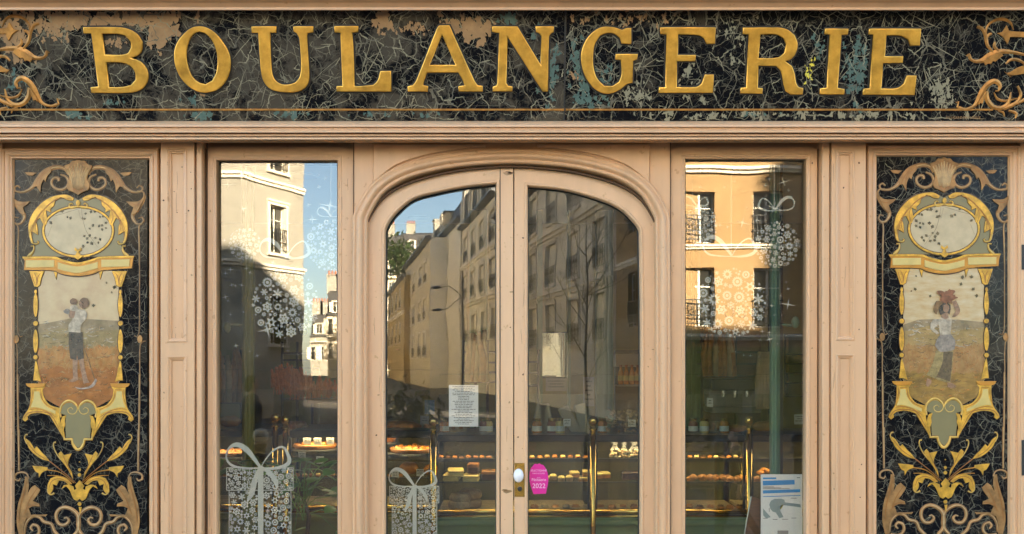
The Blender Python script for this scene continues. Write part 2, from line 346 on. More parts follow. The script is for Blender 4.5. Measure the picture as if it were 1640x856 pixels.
# backing behind the woodwork with the openings of windows and door
WL = (346, 256, 541, 945); WR = (1097, 254, 1292, 945)       # glazed openings in the photo's pixels
y0 = .062
fp = Plane((0, y0, 0))
rect = lambda a, c, d, e: [(a, c), (d, c), (d, e), (a, e)]
def door_arch(inner):
    L = [(590, 1086), (588, 366), (594, 347), (612, 321), (635, 304), (672, 289), (728, 276), (784, 270), (820, 268.5)] if inner else [(567, 1086), (566, 354), (575, 328), (597, 295), (635, 269), (691, 252), (747, 243.5), (820, 239.5)]
    Rr = [(1638-x, y) for x, y in L[-2::-1]]
    return L+Rr
ha = smooth_path(door_arch(True), True, 4, 60)
me = fill_mesh('backing_wall', [fp.cs(rect(-330, 20, 1970, 1086)), fp.cs(rect(WL[0]-4, WL[1]-4, WL[2]+4, WL[3]+4)), fp.cs(rect(WR[0]-4, WR[1]-4, WR[2]+4, WR[3]+4)), [fp.uv(*p) for p in ha]], .05)
link('backing_wall', me, M['paint'], shop, (0, y0+.10, 0))
# upper and lower cornice
xa, xb = -3.5, 3.5
def zs(py, y): return ZZ(py, y)
b = MB(); yt = -.205
b.prism_x([(.06, zs(-40, yt)), (yt-.07, zs(-40, yt)), (yt-.07, zs(-1, yt-.07)), (yt-.065, zs(1, yt-.065)), (yt-.05, zs(4, yt-.05)), (yt-.045, zs(6, yt-.045)), (yt-.03, zs(12, yt-.03)), (yt-.03, zs(16, yt-.03)), (yt-.012, zs(17.5, yt-.012)), (yt+.03, zs(17.5, yt+.03)), (yt+.03, zs(10, yt+.03)), (.06, zs(10, yt+.03))], xa, xb)
b.build('upper_cornice', M['paint'], shop)
b = MB()
pr = [(-.02, 194), (-.12, 195), (-.150, 197), (-.172, 200), (-.176, 203.5), (-.164, 204.5), (-.164, 208), (-.174, 211), (-.174, 212.5), (-.148, 213), (-.148, 215), (-.160, 215.5), (-.168, 217), (-.166, 218.6), (-.150, 219), (-.150, 220), (-.164, 220.6), (-.164, 223.5), (-.150, 224.5), (-.03, 229), (.03, 228), (.03, 194)]
b.prism_x([(y, ZZ(p, y)) for y, p in pr], xa, xb); b.build('lower_cornice', M['paint'], shop)
# frieze
b = MB(); b.box(xa, .012, ZZ(238, 0), xb, .06, ZZ(215, 0)); b.build('frieze', M['paint'], shop)
# pilasters
def rpath(a, c, d, e, y): return [(X(d, y), ZZ(e, y)), (X(d, y), ZZ(c, y)), (X(a, y), ZZ(c, y)), (X(a, y), ZZ(e, y))]
def cpath(a, c, d, e, y): return [(X(a, y), ZZ(e, y)), (X(d, y), ZZ(e, y)), (X(d, y), ZZ(c, y)), (X(a, y), ZZ(c, y))]
for px0, px1, strip, s, pan, tops in ((257, 311, (314, 323), 1, (268, 299), (240, 548)), (1332, 1387, (1317, 1329), -1, (1339, 1368), (242, 545))):
    yf = -.045
    pl = Plane((0, yf, 0)); t0, t1 = tops
    me = fill_mesh('pilaster', [pl.cs(rect(px0, 226, px1, LO)), pl.cs(rect(pan[0]+2, t0+3, pan[1]-2, t1-2)), pl.cs(rect(pan[0]+2, t1+26, pan[1]-2, 930))], .09, .002)
    pil = link('pilaster', me, M['paint'], shop, (0, yf+.09, 0))
    b = MB(); b.pbox(pan[0]-3, t0-3, pan[1]+3, 940, yf+.012, yf+.06)
    b.build('recessed_panel', M['paint'], pil, loc=(0, -yf-.09, 0))
    for a, c in ((t0, t1), (t1+23, 933)):
        b = MB(); sweep(b.b, cpath(pan[0], a, pan[1], c, yf), [(-.002, yf-.001), (.002, yf-.005), (.007, yf-.004), (.010, yf+.002), (.016, yf+.003), (.020, yf+.0115)], True)
        b.build('panel_moulding', M['paint'], pil, loc=(0, -yf-.09, 0))
    b = MB(); b.pbox(strip[0], 225, strip[1], LO, yf+.01, .06, .004); b.build('pilaster_bead', M['paint'], shop)
    a, c = (strip[1], strip[1]+8) if s > 0 else (strip[0]-8, strip[0])
    b = MB(); b.pbox(a, 226, c, LO, .052, .062); b.build('reveal_lining', M['paint'], shop)
# plinth below windows and panels
for a, c in ((-3.5, X(588, 0)), (X(1052, 0), 3.5)):
    b = MB(); b.box(a, -.06, 0, c, .05, ZZ(952, 0), .006); b.build('plinth', M['paint'], shop)
# painted panel frames
for name, (a, c, d, e) in (('panel_frame', (3, 238, 254, 945)), ('panel_frame', (1389, 233, 1634, 945))):
    b = MB(); yf = -.02
    sweep(b.b, rpath(a, c, d, e, yf), [(0, .05), (0, yf), (.006, yf-.008), (.012, yf-.006), (.014, yf), (.024, yf), (.027, yf-.006), (.034, yf-.004), (.040, yf+.004), (.046, yf+.004), (.052, yf+.022)])
    b.build(name, M['paint'], shop)
    b = MB(); b.pbox(a-2, 224, d+2, c+1, .0, .06); b.build('frame_head', M['paint'], shop)
b = MB(); b.pbox(-140, 225, 2.4, LO, -.03, .06, .004); b.build('edge_pilaster', M['paint'], shop)
b = MB(); b.pbox(1634.6, 225, 1790, LO, -.03, .06, .004); b.build('edge_pilaster', M['paint'], shop)
# letter box / hinge bits on the far right edge
for p0, p1 in ((392, 432), (705, 762)):
    b = MB(); b.pbox(1637, p0, 1652, p1, -.036, -.028, .002); b.build('hinge_plate', M['gasket'], shop)
# shop window frames with panes
for (a, c, d, e), lo, hi in ((WL, 331, 566), (WR, 1074, 1309)):
    yf = .012; pl = Plane((0, yf, 0))
    me = fill_mesh('window_frame', [pl.cs(rect(lo, 224, hi, LO)), pl.cs(rect(a, c, d, e))], .05, .0015)
    wf = link('window_frame', me, M['paint'], shop, (0, yf+.05, 0))
    off = (0, -yf-.05, 0)
    b = MB(); sweep(b.b, cpath(a-5, c-5, d+5, e, yf), [(-.004, yf-.0005), (-.001, yf-.003), (.006, yf-.003), (.010, yf+.001), (.0165, yf+.003)], True); b.build('bead', M['paint'], wf, loc=off)
    b = MB(); sweep(b.b, cpath(a-.5, c-.5, d+.5, e, .03), [(0, .026), (.005, .03), (.005, .047)], True); b.build('gasket', M['gasket'], wf, loc=off)
    b = MB(); b.pbox(a-3, c-3, d+3, e, .05, .056); b.build('pane', M['glass'], wf, loc=off)
    b = MB(); b.pbox(a-4, c+1, d+4, c+8, .064, .09); b.build('head_shade_strip', M['gasket'], wf, loc=off)  # black strip stands in for the shaded gap behind the frame head
# panel wall around the arch
yf = .0; pl = Plane((0, yf, 0))
arch_o = smooth_path(door_arch(False), True, 5, 60)
me = fill_mesh('door_surround', [pl.cs(rect(566.6, 225, 1073.6, 1085)), [pl.uv(*p) for p in smooth_path([(x+(6 if x < 820 else -6 if x > 820 else 0), y+4) for x, y in door_arch(False)], True, 5, 60)]], .05)
link('door_surround', me, M['paint'], shop, (0, yf+.05, 0))
# raised spandrel panels
sp = [(598, 232), (778, 232), (778, 236.5), (747, 239), (691, 247.5), (640, 263), (614, 280), (600, 293), (598, 294)]
for fl in (0, 1):
    pts = [((1638-x) if fl else x, y) for x, y in sp]
    me = fill_mesh('spandrel_panel', [pl.cs(smooth_path(pts, True, 4, 25))], .012, .004); link('spandrel_panel', me, M['paint'], shop)
# archivolt moulding
pa = [pl.uv(*p) for p in smooth_path(door_arch(False), False, 7, 80)]
pa = [(p.x, p.y) for p in pa][::-1]
b = MB(); sweep(b.b, pa, [(-.004, .001), (-.002, -.012), (.004, -.020), (.012, -.022), (.016, -.016), (.024, -.030), (.034, -.036), (.044, -.032), (.051, -.018), (.054, -.014), (.060, -.020), (.066, -.020), (.071, -.008), (.072, .06)])
b.build('archivolt', M['paint'], shop, True)
# ---- door leaves
DG = 0.075
gl_l = [(617, 960), (616.5, 372), (622, 357), (635, 340), (661, 319), (702, 307.5), (747, 299), (795, 294), (795, 960)]
gl_r = [(845, 960), (845, 298), (903, 304), (952, 317), (989, 332), (1012, 352), (1024.5, 373), (1025, 960)]
lf_l = [(590, 1088), (588.5, 366), (594, 347), (612, 321), (635, 304), (672, 289), (728, 276), (784, 269.5), (822, 268), (822, 1088)]
lf_r = [(823.6, 1088), (823.6, 268.3), (854, 269.5), (910, 276), (966, 289), (1003, 304), (1026, 321), (1044, 347), (1049.5, 366), (1048, 1088)]
yd = .028; dp = Plane((0, yd, 0))
def oset(path, d):
    n = len(path); o = []
    for i in range(n):
        a, c = path[i-1], path[(i+1) % n]; t = (c-a).normalized(); o.append(path[i]+Vector((-t.y, t.x))*d)
    return o
for lf, gp, fl in ((lf_l, gl_l, 0), (lf_r, gl_r, 1)):
    yy = yd+(.006 if fl else 0); dq = Plane((0, yy, 0))
    oc = [dq.uv(*p) for p in smooth_path(lf, True, 5, 62)]; gc = [dq.uv(*p) for p in smooth_path(gp, True, 5, 42)]
    me = fill_mesh('door', [oc, gc], .045, .0022); dr = link('door', me, M['leafpaint'], shop, (0, yy+.045, 0)); off = (0, -yy-.045, 0)
    tag(dr, 'left door leaf with menu sheet showing behind its pane' if not fl else 'right door leaf with a pink badge on its pane')
    # bead round the glass, standing out a little from the arched top
    q = gc[::-1] if sum(a.x*c.y-c.x*a.y for a, c in zip(gc, gc[1:]+gc[:1])) < 0 else gc
    b = MB(); sweep(b.b, [(p.x, p.y) for p in q], [(-.016, yy-.001), (-.013, yy-.006), (-.005, yy-.006), (-.001, yy-.001), (.0015, yy+.004), (.0015, yy+.04)], True)
    b.build('glazing_bead', M['leafpaint'], dr, loc=off)
    b = MB(); sweep(b.b, [(p.x, p.y) for p in q], [(.0012, yy+.03), (.006, yy+.036), (.006, yy+.044)], True); b.build('gasket', M['gasket'], dr, loc=off)
    x0, x1 = min(p.x for p in gc)-.004, max(p.x for p in gc)+.004; z0, z1 = min(p.y for p in gc), max(p.y for p in gc)
    gm = fill_mesh('pane', [[Vector((p.x, p.y)) for p in gc]], .006); link('pane', gm, M['glass'], dr, (0, DG+.006+off[1], 0))
    if not fl:
        b = MB(); b.pbox(800.5, 270, 801.7, 1086, yd-.0012, yd+.004); b.build('joint_line', M['gasket'], dr, loc=off)
    else:
        b = MB(); b.pbox(824.4, 742, 840.5, 796, yy-.003, yy+.004, .001); b.build('lock_plate', M['brass'], dr, loc=off)
        c0 = P(832.5, 783, yy)
        b = MB(); b.lathe([(.0, 0), (.012, 0), (.012, .004), (.008, .005), (.008, .003), (.003, .003), (.003, .006), (0, .006)], n=16)
        for v in b.b.verts: v.co = Vector((c0.x+v.co.x, yy-.003-v.co.z, c0.z+v.co.y))
        b.build('lock_cylinder', M['dark'], dr, loc=off)
        c0 = P(831, 760, yy)
        b = MB(); b.tube([(c0.x, yy, c0.z), (c0.x, yy-.045, c0.z)], .010, 10); b.ball((c0.x-.002, yy-.05, c0.z), .025, .02, .034, 16, 12); b.build('knob', M['porcelain'], dr, True, loc=off)
# fine dark joints between the joinery members
for px, t0 in ((312.6, 226), (331.3, 226), (566.3, 226), (1073.9, 226), (1315.6, 226), (1329.8, 226), (255.6, 238), (1388, 234)):
    b = MB(); b.pbox(px-.7, t0, px+.7, LO, -.0025 if 500 < px < 1100 else .006, .05); b.build('joint_line', M['grime'], shop)
b = MB(); q = [dp.uv(*p) for p in smooth_path(door_arch(True), False, 7, 80)][::-1]; sweep(b.b, [(p.x, p.y) for p in q], [(-.003, .004), (.0035, .004), (.0035, .04)]); b.build('joint_line', M['grime'], shop)
# small flakes of lost paint on the doors
for k, (px, py, r) in enumerate(((813, 278, 6), (818, 277, 3.5), (819, 468, 2.5), (812, 787, 5), (808, 785, 3), (636, 560, 1.5), (842, 788, 3), (606, 633, 1.6), (1040, 300, 1.4), (1046, 560, 1.5))):
    yy = yd if px < 823 else yd+.006; q = Plane((0, yy, 0))
    pts = [(px+r*(1.5+R.uniform(-.5, .4))*math.cos(a), py+r*(.55+R.uniform(-.25, .2))*math.sin(a)) for a in [i*.571 for i in range(11)]]
    link('paint_chip', fill_mesh('paint_chip', [q.cs(pts)], .0008), M['ochre'], shop, (0, yy, 0))

# scattered chips and hairline cracks in the old paint
rc_ = random.Random(77)
for k in range(64):
    a, c, yy, t0, t1 = rc_.choice(((258, 267, -.045, 245, 850), (299, 310, -.045, 245, 850), (333, 344, .012, 240, 850), (543, 564, .012, 240, 850), (592, 612, yd, 380, 850), (800, 820, yd, 280, 850), (826, 842, yd+.006, 300, 735), (1028, 1046, yd+.006, 385, 850), (1076, 1094, .012, 240, 850), (1296, 1306, .012, 240, 850), (1333, 1338, -.045, 245, 850), (1370, 1385, -.045, 245, 850), (272, 295, -.033, 250, 540), (1343, 1364, -.033, 250, 540)))
    px, py = rc_.uniform(a+2, c-2), rc_.uniform(t0, t1)**1.0; q = Plane((0, yy, 0)); r = rc_.uniform(.5, 1.6)
    if k % 3 == 2:
        b = bmesh.new(); pts = [(px, py)]
        for i in range(5): pts.append((pts[-1][0]+rc_.uniform(-.7, .7), pts[-1][1]+rc_.uniform(3, 9)))
        stroke_mesh(b, q.cs(pts), .0012, .0001, .0004, 2); me = bpy.data.meshes.new('paint_crack'); b.to_mesh(me); b.free(); link('paint_crack', me, M['grime'], shop, (0, yy, 0))
    else:
        pts = [(px+r*rc_.uniform(.6, 1.4)*math.cos(i*.7), py+r*rc_.uniform(.6, 1.6)*math.sin(i*.7)) for i in range(9)]
        link('paint_chip', fill_mesh('paint_chip', [q.cs(pts)], .0006), M['ochre' if k % 2 else 'grime'], shop, (0, yy, 0))
# ================================================================ signs and painted panels
def ragged(cx, cy, r, n=26, ax=1.0, ay=1.0, jag=.45):
    ph = [R.uniform(0, 6.28) for _ in range(4)]; am = [R.uniform(.1, jag) for _ in range(4)]
    out = []
    for i in range(n):
        a = 6.2832*i/n; k = 1+sum(am[j]*math.sin((j+2)*a+ph[j]) for j in range(4))*.5+R.uniform(-.16, .16)
        out.append((cx+r*ax*k*math.cos(a), cy+r*ay*k*math.sin(a)))
    return out
def veins(parent, x0, z0, x1, z1, n, material, wmax, straight, seed, lift=.0006, name='marble_veining', lo=(.02, .10)):
    r = random.Random(seed); b = bmesh.new()
    def walk(x, z, a, L, w, depth):
        steps = max(3, int(L/.009)); ds = L/steps; pts = [(x, z)]; st = r.random() < straight
        for i in range(steps):
            a += r.gauss(0, .04 if st else .24); x += ds*math.cos(a); z += ds*math.sin(a)
            if not (x0 < x < x1 and z0 < z < z1): break
            pts.append((x, z))
            if depth < 2 and r.random() < (.05 if st else .13): walk(x, z, a+r.choice((-1, 1))*r.uniform(.5, 1.2), L*r.uniform(.3, .6), w*.7, depth+1)
        m = len(pts)
        if m < 3: return
        rows = []
        for i, p in enumerate(pts):
            q0, q1 = pts[max(i-1, 0)], pts[min(i+1, m-1)]; dx, dz = q1[0]-q0[0], q1[1]-q0[1]; l = math.hypot(dx, dz) or 1
            ww = w*(.25+.9*math.sin(math.pi*(i+.4)/(m-.2)))*r.uniform(.55, 1.3)/2
            rows.append((b.verts.new((p[0]-dz/l*ww, -lift, p[1]+dx/l*ww)), b.verts.new((p[0]+dz/l*ww, -lift, p[1]-dx/l*ww))))
        for a_, c_ in zip(rows, rows[1:]): b.faces.new((a_[0], c_[0], c_[1], a_[1]))
    for _ in range(n):
        walk(r.uniform(x0, x1), r.uniform(z0, z1), r.choice((r.uniform(0, 6.28), r.gauss(1.05, .25), r.gauss(2.2, .3))), r.uniform(*lo), wmax*r.uniform(.35, 1), 0)
    me = bpy.data.meshes.new(name); b.to_mesh(me); b.free()
    link(name, me, material, parent, kind='stuff')
def vein_net(parent, x0, z0, x1, z1, gap, seed, wmax, mats):
    """branching net of painted veins: neighbours joined by crooked tapering strokes"""
    r = random.Random(seed); pts = []
    n = int((x1-x0)*(z1-z0)/gap**2)
    for _ in range(n*6):
        if len(pts) >= n: break
        p = (r.uniform(x0, x1), r.uniform(z0, z1))
        if all((p[0]-q[0])**2+(p[1]-q[1])**2 > (gap*.6)**2 for q in pts): pts.append(p)
    bs = [bmesh.new() for _ in mats]; seen = set()
    for i, p in enumerate(pts):
        near = sorted(range(len(pts)), key=lambda j: (pts[j][0]-p[0])**2+(pts[j][1]-p[1])**2)[1:r.choice((2, 3, 3, 4))]
        for j in near:
            if (min(i, j), max(i, j)) in seen or r.random() < .22: continue
            seen.add((min(i, j), max(i, j))); q = pts[j]; k = r.randrange(len(mats)) if r.random() < .7 else 0
            m = 6; w0, w1 = wmax*r.uniform(.15, 1)**1.5, wmax*r.uniform(.1, .8)**1.5; L = math.hypot(q[0]-p[0], q[1]-p[1]); ext = r.uniform(.85, 1.25)
            path = [(p[0]+(q[0]-p[0])*t*ext+r.gauss(0, .045)*L, p[1]+(q[1]-p[1])*t*ext+r.gauss(0, .045)*L) for t in [a/m for a in range(m+1)]]
            rows = []
            for a, c in enumerate(path):
                if not (x0 < c[0] < x1 and z0 < c[1] < z1): break
                d0, d1 = path[max(a-1, 0)], path[min(a+1, m)]; dx, dz = d1[0]-d0[0], d1[1]-d0[1]; l = math.hypot(dx, dz) or 1; ww = (w0+(w1-w0)*a/m)*r.uniform(.5, 1.5)/2+.0003
                rows.append((bs[k].verts.new((c[0]-dz/l*ww, -.00058-.00002*k, c[1]+dx/l*ww)), bs[k].verts.new((c[0]+dz/l*ww, -.00058-.00002*k, c[1]-dx/l*ww))))
            for a_, c_ in zip(rows, rows[1:]): bs[k].faces.new((a_[0], c_[0], c_[1], a_[1]))
    for b_, m_ in zip(bs, mats):
        me = bpy.data.meshes.new('marble_network'); b_.to_mesh(me); b_.free(); link('marble_network', me, m_, parent, kind='stuff')
def dabs(parent, pl, cells, material, name, lift, fine=True):
    """ragged brush dabs; cells = (px, py, radius, count, spread)"""
    cons = []
    for cx, cy, rr, n, s, sy in cells:
        if fine: rr, n = rr*.5, n*3
        else: rr, n = rr*.42, n*8
        for _ in range(n): cons.append((R.gauss(cx, s), R.gauss(cy, sy), rr*R.uniform(.25, 1.2)))
    b = bmesh.new()
    for i, (cx, cy, rr) in enumerate(cons):
        pts = pl.cs(ragged(cx, cy, rr, 22, R.uniform(.5, 1.1), R.uniform(.7, 1.6), .7)); c = pl.uv(cx, cy); l = lift+i*.000002
        vc = b.verts.new((c.x, -l, c.y)); vs = [b.verts.new((p.x, -l, p.y)) for p in pts]
        for k in range(len(vs)): b.faces.new((vc, vs[k], vs[(k+1) % len(vs)]))
    me = bpy.data.meshes.new(name); b.to_mesh(me); b.free(); link(name, me, material, parent, kind='stuff')
TILT = math.radians(15)
LET = {
'B': [[(605,153),(850,153),(930,165),(1000,205),(1035,260),(1030,320),(1000,358),(955,376),(1020,400),(1065,455),(1075,520),(1050,580),(1000,615),(930,628),(665,628),(660,585),(715,580),(665,200),(610,200)], [(745,203),(850,203),(910,215),(948,260),(950,300),(930,340),(880,352),(765,350)], [(775,408),(880,410),(940,430),(980,480),(985,530),(950,570),(890,583),(795,585)], (0,10,4.504)],
'O': [[(370,108),(430,115),(500,155),(560,225),(605,300),(620,370),(615,450),(580,530),(520,590),(450,612),(390,610),(320,580),(250,515),(205,430),(190,350),(195,280),(225,210),(280,150),(320,120)], [(380,150),(430,165),(480,220),(510,290),(520,370),(510,460),(480,520),(430,548),(380,535),(330,490),(300,420),(285,340),(290,270),(315,200),(345,165)], (240,20,4.757)],
'U': [[(778,108),(968,108),(968,158),(922,158),(925,300),(935,450),(955,510),(1000,545),(1060,550),(1110,535),(1145,490),(1155,400),(1145,230),(1138,190),(1120,160),(1098,150),(1094,108),(1250,108),(1248,155),(1205,162),(1202,190),(1215,400),(1218,510),(1200,560),(1150,600),(1080,612),(1000,608),(930,590),(880,545),(855,480),(840,330),(830,160),(780,158)], (240,20,4.757)],
'L': [[(122,105),(308,105),(306,153),(262,158),(272,330),(278,560),(300,563),(420,553),(455,515),(472,447),(556,447),(558,605),(140,605),(140,562),(185,560),(175,300),(170,158),(124,155)], (510,20,4.757)],
'A': [[(920,100),(1000,100),(1190,520),(1215,556),(1252,560),(1252,605),(1068,605),(1066,562),(1112,558),(1095,510),(1065,460),(830,460),(805,530),(800,557),(838,562),(836,605),(682,605),(680,565),(720,555),(745,520),(900,130)], [(943,175),(1045,402),(850,402)], (510,20,4.757)],
'N': [[(85,108),(280,108),(455,400),(460,185),(445,165),(420,152),(415,108),(557,108),(555,155),(535,165),(520,190),(512,605),(470,605),(205,190),(195,540),(210,560),(242,565),(240,603),(90,603),(92,565),(118,558),(125,540),(140,160),(85,152)], (770,20,4.757)],
'G': [[(1145,120),(1145,245),(1070,240),(1055,195),(1010,165),(960,160),(910,180),(870,240),(855,330),(860,430),(890,510),(940,560),(1000,562),(1050,530),(1070,470),(1065,365),(1022,362),(1025,318),(1195,318),(1190,362),(1160,372),(1155,540),(1110,550),(1060,590),(990,620),(920,615),(850,570),(790,480),(765,390),(765,300),(800,210),(860,145),(930,112),(1010,115),(1075,135),(1105,122)], (770,20,4.757)],
'E': [[(125,115),(550,115),(545,243),(480,243),(460,200),(420,178),(265,172),(262,325),(398,325),(395,375),(255,375),(255,570),(400,568),(440,545),(467,475),(535,475),(530,615),(115,615),(118,572),(165,570),(175,170),(128,168)], (1030,20,4.757)],
'R': [[(755,118),(1010,116),(1090,130),(1150,175),(1172,240),(1160,310),(1120,360),(1080,376),(1130,410),(1150,470),(1162,540),(1180,570),(1215,577),(1212,628),(1120,628),(1080,600),(1065,550),(1045,450),(1010,412),(875,408),(870,575),(908,578),(905,622),(735,618),(738,575),(780,572),(800,170),(755,168)], [(890,172),(1010,172),(1065,200),(1085,245),(1070,310),(1020,345),(875,350)], (1030,20,4.757)],
'I': [[(142,125),(322,125),(318,172),(270,175),(240,575),(292,585),(290,628),(103,625),(105,580),(155,575),(180,172),(140,168)], (1290,20,4.757)],
'e': [[(478,125),(875,125),(865,256),(790,256),(775,210),(720,182),(610,178),(600,335),(738,335),(735,388),(585,390),(572,580),(690,577),(740,545),(765,482),(840,482),(825,632),(430,628),(435,582),(482,580),(510,172),(475,170)], (1290,20,4.757)],
}
o0 = Vector((0, -.045, ZZ(194, -.045)))
tp = Plane(o0, TILT)
SIGN_SCROLLS = [([(400,110),(440,125),(465,170),(482,250),(525,305)], 26), ([(472,190),(480,110),(540,62),(610,55),(660,85),(680,135)], [8,16,20,22,16,8]), ([(515,165),(492,172),(476,200)], 22), ([(540,225),(535,260),(572,300)], 22),
  ([(320,335),(345,318),(350,350),(380,372),(440,368),(500,330),(575,300),(680,305),(790,330)], [10,24,18,26,42,46,34,22,16]), ([(620,395),(660,362),(720,365),(790,410)], 22),
  ([(240,690),(262,680),(252,722),(310,738),(380,712),(420,650),(450,590),(490,545),(540,525),(578,560),(565,600),(540,600)], [8,22,16,24,36,44,40,40,34,30,24,10]), ([(470,600),(482,670),(525,720),(590,728),(640,690),(662,608)], [34,34,32,30,26,10]), ([(600,735),(700,690),(735,630),(712,560)], [30,26,24,14]), ([(530,610),(560,660),(620,675),(710,655)], [8,18,18,8]), ([(560,752),(600,762),(612,795)], 14), ([(640,748),(700,770),(695,808)], 20), ([(700,700),(770,660),(830,600)], 24)]
SIGN_LEAVES = [[(605,450),(625,465),(660,450),(700,425),(760,405),(820,400),(820,470),(760,470),(690,480),(640,478)], [(550,160),(590,150),(610,120),(625,98),(642,140),(700,148),(820,150),(820,195),(720,192),(650,190),(640,225),(628,245),(610,210),(590,185)], [(440,372),(500,335),(575,300),(600,330),(560,360),(540,378),(520,372),(505,398),(488,392),(462,405),(455,392)], [(440,640),(470,600),(460,650),(440,700),(425,690),(410,710),(415,680)]]
for side, x0, x1 in ((0, -130, 903.5), (1, 906.0, 1770)):
    sg = empty('sign_panel', o0, (TILT, 0, 0), label=['marbled glass sign panel with gold letters BOULAN', 'marbled glass sign panel with gold letters GERIE'][side], cat='shop sign', group='sign panels above the shopfront')
    a, c = tp.uv(x0, 195.5), tp.uv(x1, 13)
    # end columns are straight up and down on the panel
    b = MB(); b.box(tp.uv(x0, 100).x, 0, a.y-.01, tp.uv(x1, 100).x, .012, c.y+.03); b.build('glass_ground', [M['marble_l'], M['marble_r']][side], sg)
    xl, xr = tp.uv(max(x0, -20), 100).x, tp.uv(min(x1, 1660), 100).x
    zb, zt = tp.uv(820, 194).y, tp.uv(820, 16).y
    if side == 0:
        dabs(sg, tp, [(160, 30, 16, 12, 60, 5), (262, 45, 17, 6, 12, 16), (80, 40, 12, 8, 30, 10), (185, 68, 6, 4, 8, 3), (745, 45, 17, 8, 22, 10), (613, 35, 11, 4, 7, 9), (665, 45, 7, 5, 14, 4), (20, 60, 14, 6, 18, 20), (325, 150, 5, 1, 2, 2)], M['ochre'], 'worn_patch', .0003, False)
        dabs(sg, tp, [(880, 120, 9, 14, 10, 22), (320, 185, 8, 7, 12, 3), (120, 183, 9, 4, 10, 3), (180, 165, 5, 5, 9, 3), (860, 50, 9, 3, 10, 6), (460, 184, 8, 5, 14, 3), (30, 130, 8, 4, 14, 10), (805, 30, 14, 3, 12, 6), (700, 184, 7, 3, 20, 2), (600, 184, 6, 3, 20, 2), (310, 160, 6, 3, 8, 4)], M['teal'], 'teal_patch', .0004)
    else:
        dabs(sg, tp, [(1372, 110, 8, 26, 9, 24), (1312, 80, 6, 7, 4, 18), (930, 105, 9, 14, 10, 18), (945, 160, 8, 12, 20, 6), (968, 122, 6, 5, 6, 6), (1200, 183, 6, 2, 30, 2)], M['teal'], 'teal_patch', .0004)
        dabs(sg, tp, [(990, 30, 9, 3, 40, 7), (925, 122, 6, 3, 10, 4), (1050, 30, 8, 2, 30, 6)], M['ochre'], 'worn_patch', .0003, False)
        dabs(sg, tp, [(1295, 122, 5, 4, 3, 8), (1299, 108, 4, 4, 4, 7)], M['yel'], 'yellow_patch', .00042)
        dabs(sg, tp, [(1505, 150, 6, 26, 12, 14), (1020, 150, 6, 14, 12, 8), (1180, 60, 6, 16, 26, 22), (1130, 184, 7, 12, 70, 3), (1380, 184, 7, 12, 70, 3), (1110, 130, 7, 12, 18, 18)], M['vein'], 'pale_patch', .00035)
    veins(sg, xl, zb, xr, zt, 120 if side == 0 else 110, M['vein'], .0034, .8, 11+side, .0007, lo=(.03, .20))
    veins(sg, xl, zb, xr, zt, 130 if side == 0 else 110, M['vein2'], .0026, .75, 21+side, .00055, lo=(.03, .16))
    vein_net(sg, xl, zb, xr, zt, .052, 51+side, .0058, (M['vein'], M['vein2']))
    for k in ('BOULAN' if side == 0 else 'GERIe'):
        d = LET[k]; fr = d[-1]
        cons = [tp.cs(smooth_path(zc(q, *fr), True, 4, 34)) for q in d[:-1]]
        sh = [tp.cs(smooth_path(zc([(p[0]-3, p[1]+4) for p in q], *fr), True, 3, 34)) for q in d[:1]]
        q_ = cons[0] if sum(u.x*v.y-v.x*u.y for u, v in zip(cons[0], cons[0][1:]+cons[0][:1])) < 0 else cons[0][::-1]
        link('letter_outline', fill_mesh('letter_outline', [oset(q_, .0075)]+cons[1:], .0005, 0, .0009), M['gasket'], sg)
        ol = fill_mesh('letter', cons, .013, .0045, .001, 2)
        link('letter', ol, M['gold'], sg, label='gold letter '+k.upper())
    b = MB(); l0, l1 = tp.uv(max(x0, -20), 176), tp.uv(min(x1, 1590 if side else 1660), 176 if side == 0 else 176)
    b.box(l0.x, -.004, l0.y-.0045, l1.x, .001, l0.y+.0045, .001); b.build('gold_line', M['copper'], sg)
    mp = (lambda p: (1480+p[0]/4.756, 20+p[1]/4.756)) if side else (lambda p: (1627-(1480+p[0]/4.756), 15+p[1]/4.756))
    for pts, wd in SIGN_SCROLLS:
        q = tp.cs([mp(p) for p in pts]); b = bmesh.new(); k = .00066
        stroke_mesh(b, q, [x*k for x in wd] if hasattr(wd, '__len__') else wd*k, .004, .0012)
        bmesh.ops.recalc_face_normals(b, faces=b.faces); me = bpy.data.meshes.new('scroll'); b.to_mesh(me); b.free(); link('scroll', me, M['copper'], sg)
    for pts in SIGN_LEAVES:
        link('scroll_leaf', fill_mesh('scroll_leaf', [tp.cs(smooth_path([mp(p) for p in pts], True, 3, 50))], .006, .0022, .0015), M['copper'], sg)
    if side:
        t = text_mesh('signature', 'H·LUCAS·D·PINTURELLE', .0155, 'LEFT'); q = tp.uv(1515, 190.5)
        link('signature', t, M['ochre'], sg, (q.x, -.0012, q.y))
    else:
        b = MB(); q0 = tp.uv(904.7, 100); b.box(q0.x-.0035, -.002, zb-.01, q0.x+.0035, .004, zt+.02); b.build('joint_strip', M['gasket'], sg)
# ---- painted glass panels left and right of the windows
Z1 = (10, 245, 4.757); Z2 = (10, 400, 3.566); Z3 = (10, 600, 6.114); Z4 = (10, 690, 5.157)
AX = 126.0
